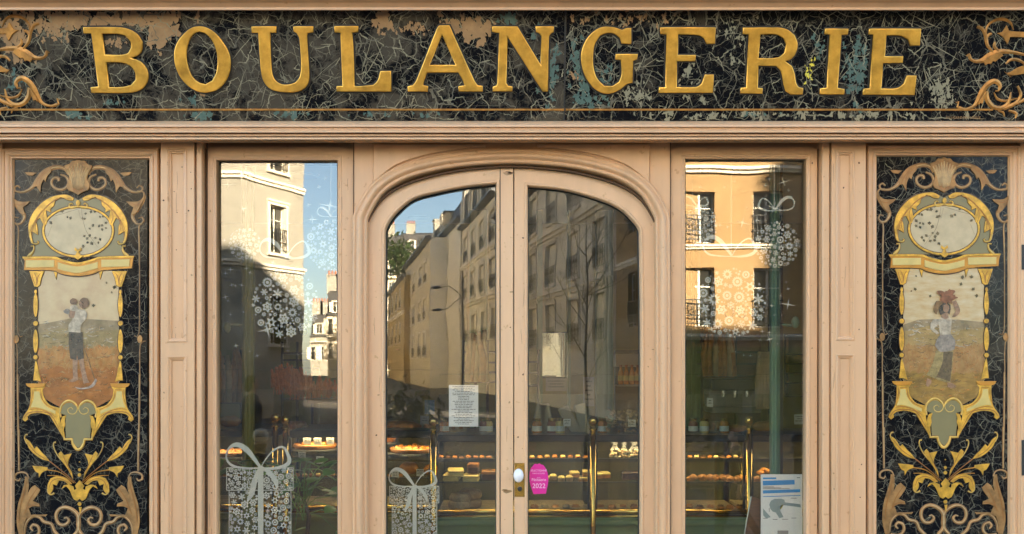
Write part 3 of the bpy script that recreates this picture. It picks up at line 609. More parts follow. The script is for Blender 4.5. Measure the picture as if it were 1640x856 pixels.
# every ornament of the left half; the right half is its mirror image about the panel's axis
HALF_STROKES = [  # frame, points, widths, material, lift
 (Z1, [(478,165),(450,125),(400,110),(340,122),(285,152),(240,205),(200,262),(150,294),(105,300),(72,290),(66,265),(88,250),(108,268)], [24,30,36,40,44,42,34,26,20,18,16,14,14], 'bronze'),
 (Z1, [(415,165),(458,185),(476,228),(455,266),(410,282),(365,264),(345,228),(362,195),(395,195),(402,218)], [14,22,26,26,24,22,20,22,28,20], 'bronze'),
 (Z1, [(105,292),(60,300),(50,340),(70,385),(110,440),(140,480),(120,530),(90,545),(58,522),(66,490),(95,498)], [10,12,18,30,38,34,26,20,16,14,10], 'bronze'),
 (Z1, [(62,540),(90,560),(90,700),(90,860)], 12, 'bronze'),
 (Z2, [(65,-20),(66,250),(68,470),(80,500),(95,492)], [5,5,5,5,5], 'bronze'),
 (Z2, [(30,522),(48,528),(62,548),(64,700),(64,860)], [5,6,6,5,5], 'bronze'),
 (Z3, [(112,0),(116,430),(126,860)], [18,18,18], 'bronze'),
 (Z4, [(105,-10),(106,330)], [16,16], 'bronze'),
 (Z4, [(190,395),(165,352),(112,345),(75,368),(72,402),(104,412),(118,392)], [10,14,16,18,18,16,10], 'bronze'),
 (Z4, [(150,856),(165,765),(220,708),(275,715),(310,752),(372,772),(400,832),(450,880)], [20,26,28,28,30,30,30,30], 'bronze'),
 (Z4, [(160,870),(230,880),(270,842),(262,792),(222,775),(202,802),(222,828)], [18,24,26,26,24,22,14], 'bronze'),
 (Z4, [(603,780),(592,700),(545,652),(482,634),(428,660),(412,718),(440,772),(490,776),(518,742),(500,716),(478,724)], [34,38,36,32,30,30,30,30,28,24,14], 'bronze'),
 (Z4, [(603,770),(590,830),(550,875)], [34,34,30], 'bronze'),
 # gilt
 (Z1, [(545,408),(525,420),(492,420),(484,398),(500,385),(512,395)], [12,14,16,14,12,10], 'yellow'),
 (Z1, [(185,640),(200,685),(235,695),(252,682),(240,674)], [10,12,12,14,8], 'yellow'),
 (Z1, [(190,712),(215,712),(212,745),(190,775),(165,790)], [10,12,18,26,10], 'yellow'),
 (Z3, [(540,420),(530,360),(560,288),(620,258),(680,288),(702,340),(672,385),(622,378),(610,342),(640,320),(660,342)], [18,20,22,24,22,18,18,18,16,16,10], 'yellow'),
 (Z3, [(562,560),(575,634),(650,634),(660,684),(690,728),(714,736)], [22,26,26,26,26,26], 'yellow'),
 (Z4, [(360,250),(480,345),(578,430)], [10,8,6], 'brownline'), (Z4, [(340,322),(450,345),(565,432)], [10,7,6], 'amber'), (Z4, [(345,370),(420,372),(500,395),(545,440)], [6,8,10,10], 'amber'),
 (Z4, [(182,32),(165,35),(156,62),(175,110)], [12,10,8,8], 'yellow'), (Z4, [(415,95),(398,100),(396,135),(420,190),(455,240)], [14,9,8,8,10], 'yellow'),
 (Z4, [(346,480),(350,510),(372,527),(402,515)], [10,10,10,14], 'yellow'),
]
HALF_FILLS = [
 (Z1, [(345,118),(300,132),(255,172),(214,228),(206,265),(236,258),(266,308),(270,250),(288,205),(304,222),(318,180),(345,150)], 'bronze', 2),
 (Z1, [(145,150),(190,150),(235,155),(205,178),(165,172)], 'bronze', 1),
 (Z1, [(46,305),(62,345),(100,372),(186,372),(165,395),(132,418),(152,478),(110,462),(75,400),(50,350)], 'bronze', 2),
 (Z1, [(520,347),(470,322),(400,325),(335,345),(262,395),(202,470),(175,550),(180,640),(200,688),(212,690),(200,650),(196,600),(220,612),(246,628),(242,560),(226,520),(262,498),(288,550),(308,552),(318,525),(312,470),(305,438),(345,456),(342,430),(370,400),(376,370),(420,340),(450,352),(482,366),(512,366)], 'yellow', 3),
 (Z2, [(135,124),(222,124),(206,160),(196,205),(180,215),(164,212),(152,175)], 'yellow', 3),
 (Z2, [(272,118),(302,122),(293,140),(288,172),(282,150)], 'yellow', 2),
 (Z2, [(158,748),(164,690),(168,650),(173,632),(180,652),(190,700),(204,756),(182,748)], 'yellow', 3),
 (Z2, [(120,765),(230,765),(226,778),(214,786),(136,786),(124,778)], 'amber', 4),
 (Z3, [(245,120),(385,120),(362,152),(376,222),(422,290),(470,314),(528,326),(522,370),(562,600),(575,640),(530,562),(430,402),(345,378),(250,386),(214,412),(220,440),(192,462),(166,440),(178,402),(226,332),(246,222)], 'yellow', 3),
 (Z3, [(280,166),(332,166),(348,242),(402,312),(490,356),(490,388),(390,346),(300,322),(244,326),(274,242)], 'pale', 4),
 (Z3, [(560,410),(596,398),(582,450),(586,490),(572,540),(578,600),(560,590),(540,520),(545,450)], 'yellow', 5),
 (Z4, [(165,65),(200,92),(236,150),(256,130),(300,182),(332,212),(362,252),(300,236),(240,196),(190,142)], 'yellow', 2),
 (Z4, [(435,190),(455,170),(480,202),(545,188),(520,242),(515,290),(545,342),(556,402),(520,330),(480,272),(450,237)], 'yellow', 2),
 (Z4, [(220,290),(280,294),(345,303),(346,325),(300,346),(275,387),(272,350),(248,338)], 'yellow', 2),
 (Z4, [(542,440),(500,395),(430,375),(370,395),(345,450),(348,505),(365,525),(392,480),(386,440),(420,452),(440,410),(480,416),(520,447)], 'yellow', 2),
 (Z4, [(160,378),(186,383),(192,460),(182,520),(210,470),(242,448),(286,488),(270,520),(225,580),(276,602),(280,626),(225,625),(190,642),(210,695),(345,690),(330,708),(240,705),(170,725),(152,790),(152,870),(112,870),(90,760),(100,620),(130,520),(152,440)], 'bronze', 2),
 (Z3, [(200,88),(395,88),(388,112),(350,128),(245,128),(212,112)], 'amber', 5),
]
HALF_LINES = [  # brown drawing lines over the gilding
 (Z1, [(200,650),(215,560),(265,470),(330,400),(410,350),(500,352)], 4), (Z1, [(190,600),(225,520),(280,440)], 3), (Z1, [(300,545),(285,490),(300,430)], 3), (Z1, [(240,620),(225,560),(250,490)], 3), (Z1, [(310,410),(350,380),(400,345)], 3),
 (Z2, [(165,135),(178,165),(178,205)], 3), (Z2, [(200,135),(185,160),(180,200)], 3), (Z2, [(150,140),(160,175),(172,205)], 2.5),
 (Z3, [(275,150),(345,150),(358,235),(410,300),(500,345)], 5), (Z3, [(232,345),(300,335),(400,360),(500,420)], 5), (Z3, [(180,430),(230,375),(340,365),(440,390),(530,540)], 6), (Z3, [(262,150),(260,230),(232,320)], 4),
 (Z3, [(560,430),(568,480),(560,560)], 4), (Z4, [(180,95),(250,180),(340,240)], 4), (Z4, [(470,195),(500,260),(540,350)], 4), (Z4, [(360,470),(385,415),(450,395),(520,430)], 4),
 (Z1, [(300,140),(250,200),(225,260)], 4), (Z1, [(75,390),(110,400),(150,385)], 4), (Z4, [(175,420),(150,520),(120,640),(110,760)], 5), (Z4, [(265,470),(200,570),(160,680)], 4), (Z4, [(270,610),(200,620),(150,690)], 4), (Z1, [(330,130),(270,190),(255,270)], 3.5),
]
SHELL = [(611-x, y) for x, y in ()]
panels = []
for side in (0, 1):
    dx, dy = (0, 0) if side == 0 else (1385, -3.6)
    base = Vector((X(AX+dx, .0), 0.0, ZZ(945, 0)))
    pe = empty('painted_panel', base, label=['marbled glass panel painted with a harvester drinking beside a scythe', 'marbled glass panel painted with a woman carrying a basket on her head'][side], cat='decorative panel', group='painted glass panels on the bakery front')
    pl = Plane(base)
    def m2(frame, pts, fl=0):
        q = zc(pts, *frame); return [((2*AX-x if fl else x)+dx, y+dy) for x, y in q]
    px0, px1, py0 = (16, 236, 251) if side == 0 else (1401, 1619, 244)
    a, c = pl.uv(px0, 945), pl.uv(px1, py0)
    b = MB(); b.box(a.x, 0, a.y, c.x, .012, c.y); b.build('glass_ground', M['marble_p'], pe)
    vis = pl.uv(px0, 870).y
    veins(pe, a.x, vis, c.x, c.y, 200, M['vein2'], .0022, .6, 31+side, .0006, lo=(.015, .07)); veins(pe, a.x, vis, c.x, c.y, 110+side*60, M['vein'], .0018, .7, 41+side, .0007, lo=(.02, .08))
    vein_net(pe, a.x, vis, c.x, c.y, .034, 61+side, .0030, (M['vein2'], M['vein2'], M['vein']) if side else (M['vein2'],)*3)
    def fill(name, frame, pts, mt, lay, fl=0, bev=.0012, corner=40, k=4, **kw):
        cons = [pl.cs(smooth_path(m2(frame, pts, fl), True, k, corner))]
        return link(name, fill_mesh(name, cons, .003, bev, .001+lay*.0011), M[mt], pe, **kw)
    def ell(name, cx, cy, rx, ry, mt, lay, n=28, hole=None, bev=.001):
        f = lambda r1, r2: pl.cs([(cx+dx+r1*math.cos(6.2832*i/n), cy+dy+r2*math.sin(6.2832*i/n)) for i in range(n)])
        cons = [f(rx, ry)] + ([f(*hole)] if hole else [])
        return link(name, fill_mesh(name, cons, .003, bev, .001+lay*.0011), M[mt], pe)
    # plates: sage back of the cartouche, the painting, the oval
    out = [(186,792),(216,748),(226,700),(186,660),(170,600),(178,520),(218,440),(268,380),(338,335),(430,320),(512,338),(552,362)]
    full = m2(Z1, out)+m2(Z1, out, 1)[::-1][1:]
    link('sage_plate', fill_mesh('sage_plate', [pl.cs(full)], .003, .001, .001), M['sage'], pe)
    link('plate_outline', fill_mesh('plate_outline', [pl.cs([(x+(x-AX-dx)*.018, y+(y-(370+dy))*.022) for x, y in full])], .001, 0, .0006), M['line'], pe)
    n = 40; ov = [(AX+dx+54*math.cos(6.2832*i/n), 370+dy+39.5*math.sin(6.2832*i/n)*(1 if math.sin(6.2832*i/n) > 0 else .93)) for i in range(n)]
    big = lambda k: [(AX+dx+(x-AX-dx)*(1+k/54), 370+dy+(y-370-dy)*(1+k/39)) for x, y in ov]
    link('oval_ring', fill_mesh('oval_ring', [pl.cs(big(3.6)), pl.cs(big(.2))], .004, .0014, .0035), M['yellow'], pe)
    link('ring_outline', fill_mesh('ring_outline', [pl.cs(big(4.8)), pl.cs(big(-.8))], .001, 0, .0042), M['line'], pe)
    link('oval_picture', fill_mesh('oval_picture', [pl.cs(big(.5))], .002, 0, .003), M['cream'], pe)
    # painting with sky, hills, meadow, corn as overlapping flat colour fields
    pic = [(60,434),(192,434),(190,470),(192,610),(178,640),(150,655),(126,664),(102,655),(74,640),(60,610),(62,470)]
    link('picture', fill_mesh('picture', [pl.cs([(x+dx, y+dy) for x, y in pic])], .002, 0, .001), M['pic_sky%d' % side], pe)
    r = random.Random(5+side)
    def band(pts, mt, lay): link('picture_field', fill_mesh('picture_field', [pl.cs([(x+dx, y+dy) for x, y in pts])], .0004, 0, .003+lay*.0005), M[mt], pe)
    lo_ = [(191,610),(178,640),(150,655),(126,664),(102,655),(74,640),(61,610)]
    band([(61,520+side*4),(85,516),(115,510+side*5),(150,512+side*4),(191,514+side*6)]+lo_, 'pic_hill', 0)
    band([(61,535),(100,526),(140,533),(191,528)]+lo_, 'pic_meadow%d' % side, 1)
    ed = lambda y, am, st=2.2: [(61+i*st, y+r.uniform(-am, am)) for i in range(int(130/st)+1)]
    band(ed(556, 4)+lo_, 'pic_corn%d' % side, 2)
    band(ed(590+side*10, 3, 5)+lo_, 'pic_ground%d' % side, 3)
    bm_ = bmesh.new()
    for i in range(150):   # ears and stalks
        x, y = r.uniform(62, 190), r.uniform(548, 600); s_ = r.uniform(5, 14); q = pl.cs([(x+dx, y+dy), (x+r.uniform(-3, 3)+dx, y-s_*.5+dy), (x+r.uniform(-5, 5)+dx, y-s_+dy)])
        stroke_mesh(bm_, q, .0012, .0001, .0052, 2)
    me = bpy.data.meshes.new('corn_stalks'); bm_.to_mesh(me); bm_.free(); link('corn_stalks', me, M['pic_stalk'], pe, kind='stuff')
    for mt, n_, y0_, y1_ in (('brush_a', 70, 525, 640), ('brush_b', 40, 530, 640), ('brush_c', 60, 555, 640), ('brush_d', 50, 515, 560)):
        bm_ = bmesh.new()
        for i in range(n_):
            x, y = r.uniform(66, 178), r.uniform(y0_, y1_); l_ = r.uniform(4, 14); w_ = r.uniform(.002, .006)
            if y > 625 and not 84 < x < 162: continue
            stroke_mesh(bm_, pl.cs([(x+dx, y+dy), (x+l_*.5+dx, y+r.uniform(-2, 2)+dy), (x+l_+dx, y+r.uniform(-3, 3)+dy)]), w_, .00002, .0051+i*.000001, 3)
        me = bpy.data.meshes.new('brush_strokes'); bm_.to_mesh(me); bm_.free(); link('brush_strokes', me, M[mt], pe, kind='stuff')
    def figure(name, parts):
        for i, (nm, pts, mt) in enumerate(parts):
            link(nm, fill_mesh(nm, [pl.cs(smooth_path(m2(Z2 if side == 0 else (1400-1385, 400+3.6, 3.567), pts), True, 4, 55))], .0006, 0, .0056+i*.00025), M[mt], pe)
    if side == 0:
        figure('harvester', [
         ('scythe_shaft', [(388,388),(393,386),(512,738),(506,742)], 'fig_wood'), ('scythe_blade', [(395,785),(440,790),(485,775),(515,735),(520,750),(498,785),(450,797),(410,794)], 'fig_blade'),
         ('painted_leg', [(382,620),(412,622),(410,700),(415,742),(385,758),(358,752),(385,735)], 'fig_skin'), ('painted_leg', [(416,622),(445,620),(455,690),(470,745),(480,760),(445,766),(440,740)], 'fig_skin'),
         ('painted_breeches', [(362,470),(440,472),(442,540),(447,622),(414,630),(408,600),(404,632),(370,622),(362,540)], 'fig_dark'),
         ('painted_shirt', [(372,350),(400,340),(452,348),(466,370),(458,400),(432,430),(428,475),(360,470),(362,430),(385,395),(358,385)], 'fig_shirt'),
         ('painted_arm', [(372,350),(380,325),(392,335),(400,352),(390,392),(366,392),(362,375)], 'fig_skin'), ('painted_flask', [(330,350),(352,338),(368,345),(360,372),(336,362)], 'fig_grey'),
         ('painted_head', [(425,290),(445,275),(468,280),(478,305),(465,330),(440,340),(425,325),(418,308)], 'fig_hair'), ('painted_face', [(420,302),(432,296),(440,312),(436,332),(424,330)], 'fig_skin'),
         ('painted_child', [(372,322),(400,318),(416,335),(412,352),(385,352),(366,345)], 'fig_shirt'), ('painted_child_head', [(370,290),(385,278),(404,284),(410,302),(398,316),(378,314),(370,305)], 'fig_hair')])
    else:
        figure('gleaner', [
         ('painted_foot', [(300,735),(325,745),(322,765),(300,785),(294,770)], 'fig_skin'), ('painted_foot', [(415,760),(440,762),(465,780),(455,790),(418,786)], 'fig_skin'),
         ('painted_skirt', [(350,575),(450,575),(445,650),(432,760),(395,755),(340,735),(296,715),(330,650)], 'fig_skirt'), ('painted_skirt_shade', [(392,585),(445,585),(440,660),(430,755),(390,740),(350,728),(385,650)], 'fig_dark2'),
         ('painted_apron', [(372,490),(432,480),(458,520),(455,570),(420,582),(370,582),(342,545)], 'fig_grey'),
         ('painted_bodice', [(358,410),(385,385),(415,380),(440,400),(436,440),(432,485),(372,488),(366,440)], 'fig_shirt'), ('painted_arm', [(340,395),(368,400),(362,430),(338,450),(368,478),(355,486),(316,452),(320,420)], 'fig_shirt'),
         ('painted_arm', [(440,300),(462,290),(478,320),(486,355),(462,384),(440,385),(462,350)], 'fig_skin'), ('painted_neck', [(385,360),(412,358),(422,390),(400,400),(380,388)], 'fig_skin'),
         ('painted_hair', [(372,330),(382,310),(410,305),(430,318),(432,345),(426,372),(414,360),(392,366),(376,376),(366,352)], 'fig_dark'), ('painted_face', [(392,318),(412,312),(424,326),(420,350),(405,362),(392,350)], 'fig_skin'),
         ('painted_basket', [(335,352),(338,320),(350,295),(440,290),(440,312),(410,306),(380,312),(366,340),(350,372)], 'fig_wood'), ('painted_sheaf', ragged(412, 268, 58, 40, 1.0, .55, .5), 'fig_sheaf')])
    # vine sprigs and leaves
    sprig = [[(332,492),(420,470),(500,445),(570,425)], [(575,430),(590,520),(615,600),(650,650),(700,720)], [(555,440),(575,520)], [(320,640),(350,560)], [(640,640),(690,660)]]
    for pts in sprig:
        bm_ = bmesh.new(); q = pl.cs(m2(Z1, pts, side)); stroke_mesh(bm_, q, .0016, .0003, .0056, 4); me = bpy.data.meshes.new('painted_twig'); bm_.to_mesh(me); bm_.free(); link('painted_twig', me, M['fig_leaf'], pe)
    leaf_at = [(432,445),(345,535),(470,490),(495,500),(585,500),(610,465),(600,505),(650,450),(680,450),(625,425),(720,490),(745,485),(765,535),(735,555),(765,575),(735,585),(710,560),(665,555),(640,580),(640,630),(600,635),(620,655),(685,650),(720,662),(705,685),(655,690),(590,712),(625,685)] + ([(1000+i*0, 0) for i in ()])
    cons = []
    for lx, ly in leaf_at:
        c0 = m2(Z1, [(lx, ly)], side)[0]; s_ = r.uniform(2.2, 4.2); an = r.uniform(0, 6.28)
        shp = [(1, 0), (.45, .38), (.1, .75), (-.25, .35), (-.75, .35), (-.45, 0), (-.75, -.35), (-.2, -.4), (.15, -.75), (.5, -.35)]
        pts = [(c0[0]+s_*(x*math.cos(an)-y*math.sin(an)), c0[1]+s_*(x*math.sin(an)+y*math.cos(an))) for x, y in shp]
        link('painted_leaf', fill_mesh('painted_leaf', [pl.cs(pts)], .0005, 0, .0058), M['fig_leaf'], pe)
    for lx, ly in [(575,190),(618,215),(605,245),(625,212),(500,320)] if side == 0 else [(520,170),(572,170),(510,212),(580,240),(600,275),(250,240),(228,250),(255,165),(335,280)]:
        c0 = m2(Z2, [(lx, ly)])[0]; s_ = r.uniform(2, 4); an = r.uniform(0, 6.28)
        pts = [(c0[0]+s_*(x*math.cos(an)-y*math.sin(an)), c0[1]+s_*(x*math.sin(an)+y*math.cos(an))) for x, y in shp]
        link('painted_leaf', fill_mesh('painted_leaf', [pl.cs(pts)], .0005, 0, .0058), M['fig_leaf'], pe)
    # shell on top
    sh = [(553,52),(575,62),(600,62),(622,85),(660,98),(652,130),(632,160),(622,200),(642,250),(628,290),(602,298),(576,310)]
    pts = [(1106-x, y) for x, y in sh]
    fullsh = m2(Z1, sh)+m2(Z1, [(553,326)])+m2(Z1, [(1106-x, y) for x, y in sh[:0:-1]])
    link('shell', fill_mesh('shell', [pl.cs(smooth_path(fullsh, True, 3, 50))], .006, .0022, .002), M['bronze'], pe)
    bm_ = bmesh.new()
    lb = bmesh.new()
    for k in range(-4, 5): stroke_mesh(lb, pl.cs(m2(Z1, [(553+k*9, 290-abs(k)*4), (553+k*13, 190), (553+k*22, 84+abs(k)*10)])), [.004, .011, .014, .006], .0035, .0080, 4)
    me = bpy.data.meshes.new('shell_lobes'); lb.to_mesh(me); lb.free(); link('shell_lobes', me, M['bronze_light'], pe)
    for k in range(-5, 6): stroke_mesh(bm_, pl.cs(m2(Z1, [(553+k*7, 300), (553+k*9, 200), (553+k*17, 92+abs(k)*7)])), .0034, .0004, .0085, 3)
    for k in range(4): stroke_mesh(bm_, pl.cs(m2(Z1, [(532, 155+k*26), (553, 163+k*26), (574, 155+k*26)])), .004, .0004, .0087, 3)
    me = bpy.data.meshes.new('shell_ribs'); bm_.to_mesh(me); bm_.free(); link('shell_ribs', me, M['brownline'], pe)
    # shelf of the clock-like frame
    top = [(98,45),(285,45),(330,62),(410,80),(490,62),(538,45),(735,40)]; bot = [(728,62),(722,108),(545,122),(500,140),(410,152),(320,140),(275,122),(106,118),(112,66)]
    link('shelf_outline', fill_mesh('shelf_outline', [pl.cs(m2(Z2, [(x+(x-415)*.012, y+(y-90)*.1) for x, y in smooth_path(top+bot, True, 4, 30)]))], .002, 0, .0045), M['line'], pe)
    fill('shelf', Z2, top+bot, 'amber', 5, bev=.001, corner=30)
    fill('shelf_edge', Z2, [(98,42),(285,42),(330,58),(410,75),(490,58),(538,42),(735,37),(733,48),(545,54),(492,71),(410,88),(328,71),(282,55),(102,54)], 'yellow', 7, corner=30)
    fill('shelf_panel', Z2, [(118,63),(280,62),(280,102),(118,104)], 'pale', 7); fill('shelf_panel', Z2, [(548,60),(710,57),(708,98),(548,102)], 'pale', 7)
    fill('shelf_panel', Z2, [(300,74),(340,86),(410,98),(480,86),(528,72),(528,108),(480,122),(410,136),(340,124),(300,112)], 'pale', 7, corner=60)
    for fl in (0, 1):
        for fr, pts, wd, mt in HALF_STROKES:
            k = .00305/fr[2]; bm_ = bmesh.new(); q = pl.cs(m2(fr, pts, fl))
            if mt == 'bronze': wd = [x*.86 for x in wd] if hasattr(wd, '__len__') else wd*.86
            stroke_mesh(bm_, q, [x*k for x in wd] if hasattr(wd, '__len__') else wd*k, .0022, .0012 if mt == 'bronze' else .0052)
            bmesh.ops.recalc_face_normals(bm_, faces=bm_.faces); nm = 'bronze_scroll' if mt == 'bronze' else 'gilt_scroll'
            me = bpy.data.meshes.new(nm); bm_.to_mesh(me); bm_.free(); link(nm, me, M[mt], pe)
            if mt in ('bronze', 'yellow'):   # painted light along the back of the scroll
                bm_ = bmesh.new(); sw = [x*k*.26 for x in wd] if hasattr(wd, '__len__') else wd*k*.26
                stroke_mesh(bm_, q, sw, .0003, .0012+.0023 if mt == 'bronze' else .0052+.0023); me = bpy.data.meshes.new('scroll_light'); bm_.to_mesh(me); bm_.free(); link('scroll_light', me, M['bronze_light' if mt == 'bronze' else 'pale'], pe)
            if mt == 'bronze':
                bm_ = bmesh.new(); stroke_mesh(bm_, q, [x*k+.004 for x in wd] if hasattr(wd, '__len__') else wd*k+.004, .0001, .0009)
                me = bpy.data.meshes.new('scroll_outline'); bm_.to_mesh(me); bm_.free(); link('scroll_outline', me, M['line'], pe)
            if mt in ('yellow',) :
                bm_ = bmesh.new(); stroke_mesh(bm_, q, [x*k+.0045 for x in wd] if hasattr(wd, '__len__') else wd*k+.0045, .0001, .0046)
                me = bpy.data.meshes.new('scroll_outline'); bm_.to_mesh(me); bm_.free(); link('scroll_outline', me, M['line'], pe)
        for fr, pts, mt, lay in HALF_FILLS:
            fill('bronze_leaf' if mt == 'bronze' else 'gilt_leaf' if lay < 4 else 'gilt_plate', fr, pts, mt, lay, fl, corner=42, k=3)
            if mt != 'bronze' and lay < 4:
                q = pl.cs(smooth_path(m2(fr, pts, fl), True, 3, 42)); A = sum(u.x*v.y-v.x*u.y for u, v in zip(q, q[1:]+q[:1])); q2 = oset(q, -.0022 if A > 0 else .0022)
                link('leaf_outline', fill_mesh('leaf_outline', [q2], .0005, 0, .001+lay*.0011-.0004), M['line'], pe)
        for fr, pts, wd in HALF_LINES:
            bm_ = bmesh.new(); stroke_mesh(bm_, pl.cs(m2(fr, pts, fl)), wd*.00305/fr[2]*1.3, .0002, .0082 if fr is not Z1 or pts[0][1] > 330 else .0065, 3)
            me = bpy.data.meshes.new('drawn_line'); bm_.to_mesh(me); bm_.free(); link('drawn_line', me, M['brownline'], pe)
        for cx, cy, rx, ry in ((172,242,8,12),(172,318,13,68),(172,422,14,14),(172,524,14,68),(172,616,13,13)):
            p = zc([(cx, cy)], *Z2)[0]; ell('column_bead', 2*AX-p[0] if fl else p[0], p[1], rx/3.566, ry/3.566, 'yellow', 4, 16, bev=.0014)
            ell('bead_outline', 2*AX-p[0] if fl else p[0], p[1], rx/3.566+1, ry/3.566+1, 'line', 3, 16, bev=0)
            if ry > 30:
                for k in range(4):
                    bm_ = bmesh.new(); stroke_mesh(bm_, pl.cs(m2(Z2, [(cx-7+k*1.5, cy-45+k*26), (cx, cy-30+k*26), (cx+7, cy-42+k*26)], fl)), .0016, .0002, .0092, 2); me = bpy.data.meshes.new('drawn_line'); bm_.to_mesh(me); bm_.free(); link('drawn_line', me, M['brownline'], pe)
    # lower shield, crown of leaves, beads
    hs = [(712,345),(690,312),(640,276),(592,280),(556,312),(534,380),(590,400),(582,500),(592,620),(655,620),(665,672),(690,704),(712,716)]
    fullhs = m2(Z3, hs)+m2(Z3, hs, 1)[::-1]
    link('shield', fill_mesh('shield', [pl.cs(fullhs)], .002, .0006, .0042), M['sage'], pe)
    fill('gilt_finial', Z1, [(553,818),(528,800),(510,786),(535,780),(545,755),(525,745),(530,722),(553,742),(576,722),(581,745),(561,755),(571,780),(596,786),(578,800)], 'yellow', 6)
    ell('bead', AX+.3, 245+385/4.757, 3.4, 4.6, 'yellow', 6, 14)
    cr = [(611,408),(572,455),(586,480),(565,490),(560,460),(520,445),(480,450),(460,482),(500,458),(530,492),(560,562),(590,580),(611,562)]
    fullcr = m2(Z4, cr)+m2(Z4, [(1222-x, y) for x, y in cr[-2:0:-1]])
    link('crown_leaf', fill_mesh('crown_leaf', [pl.cs(smooth_path(fullcr, True, 3, 40))], .004, .0013, .004), M['yellow'], pe)
    for y_, r_ in ((257, 5), (322, 12), (365, 15), (605, 16)): ell('bead', AX+2.2, 690+y_/5.157, r_/5.157, r_/5.157, 'yellow', 3, 14)
    fill('spike', Z4, [(602,630),(628,630),(615,692)], 'yellow', 2)
    # knots half-way down the side lines
    for fl in (0, 1):
        p = zc([(62, 512)], *Z2)[0]; ell('knot', 2*AX-p[0] if fl else p[0], p[1], 4.2, 6.5, 'bronze', 2, 14, bev=.0015)
# ================================================================ stickers on the inside of the glass
def flake_meshes():
    out = []
    def ringpts(rf, n): return [(rf(i)*math.cos(6.2832*i/n), rf(i)*math.sin(6.2832*i/n)) for i in range(n)]
    circ = lambda r, n=14, cx=0, cy=0: [(cx+r*math.cos(6.2832*i/n), cy+r*math.sin(6.2832*i/n)) for i in range(n)]
    out.append([ringpts(lambda i: 1 if i % 4 < 2 else .68, 44), circ(.38)])                                       # cog with a hole
    out.append([ringpts(lambda i: 1 if i % 4 < 2 else .72, 24)]+[circ(.15, 8, .42*math.cos(a*1.0472), .42*math.sin(a*1.0472)) for a in range(6)])   # wheel
    out.append([ringpts(lambda i: 1 if i % 2 == 0 else .5, 12), circ(.30, 6)])                                   # star
    out.append([ringpts(lambda i: (1, .82, .55, .22, .55, .82)[i % 6], 36)])                                       # six petals
    out.append([ringpts(lambda i: 1 if i % 2 == 0 else .74, 32), ringpts(lambda i: .52, 12)[::-1], circ(.30)])     # sun with a ring
    out.append([circ(1, 16)])                                                                                      # dot
    arms = []
    for k in range(6):                                                                                             # branched crystal
        a = k*1.0472; c, s = math.cos(a), math.sin(a)
        for x, y in ((.16, -.09), (.5, -.09), (.66, -.34), (.78, -.28), (.66, -.09), (1, -.09), (1, .09), (.66, .09), (.78, .28), (.66, .34), (.5, .09), (.16, .09)): arms.append((x*c-y*s, x*s+y*c))
    out.append([arms])
    return [fill_mesh('snowflake', [[Vector(p) for p in c] for c in o], .0) for o in out]
FL = flake_meshes()
for m_ in FL: m_.materials.append(M['sticker'])
EPX = lambda y: (D+y)/F
def flakes(parent, pl, cx, cy, inside, box, radii, seed, limit, gap=.35):
    r = random.Random(seed); done = []
    for rad, tries in radii:
        for _ in range(tries):
            x, y = r.uniform(box[0], box[2]), r.uniform(box[1], box[3]); q = rad*r.uniform(.85, 1.12)
            if not inside(x, y, q) or any((x-a)**2+(y-b_)**2 < (q+c+gap)**2 for a, b_, c in done): continue
            done.append((x, y, q))
            if len(done) >= limit: break
    for x, y, q in done:
        p = pl.uv(x, y); s_ = q*EPX(pl.o.y)
        k = r.choice((0, 1, 2, 3, 4, 6, 1, 4)) if q > 2.3 else r.choice((5, 2, 3, 5))
        link('snowflake', FL[k], None, parent, (p.x, -.0002, p.y), (0, r.uniform(0, 6), 0), (s_, 1, s_))
def sticker_empty(name, px, py, y, **k):
    e = empty(name, P(px, py, y), **k); return e, Plane(P(px, py, y))
YW, YD = .0585, .0835
def ribbon(parent, pl, loops, nm='bow'):
    cons = []
    for i, pts in enumerate(loops):
        link(nm, fill_mesh(nm, [pl.cs(smooth_path(pts, True, 4, 50))] , .0004, 0, i*.0003), M['sticker'], parent)
def bow(parent, pl, cx, cy, s, mirror=False, tails=False):
    """two loops of a bow drawn with swelling bands around (cx, cy)"""
    f = -1 if mirror else 1
    for side, pts, wd in ((0, [(0, 0), (-8, -11), (-18, -23), (-30, -29), (-40, -24), (-43, -12), (-36, -3), (-22, 0), (0, 1)], [3, 5, 7, 6, 2.5, 2, 3.2, 2, 1]), (1, [(0, 0), (8, -13), (18, -23), (28, -26), (34, -17), (36, -8), (29, -2), (14, 1), (0, 1)], [1, 1.5, 2, 2.5, 4, 5, 4.5, 3, 1.5])):
        b = bmesh.new(); k = EPX(pl.o.y)*s
        stroke_mesh(b, pl.cs([(cx+f*x*s, cy+y*s) for x, y in pts]), [x*k for x in wd], .0001, .0003)
        me = bpy.data.meshes.new('bow_loop'); b.to_mesh(me); b.free(); link('bow_loop', me, M['sticker'], parent)
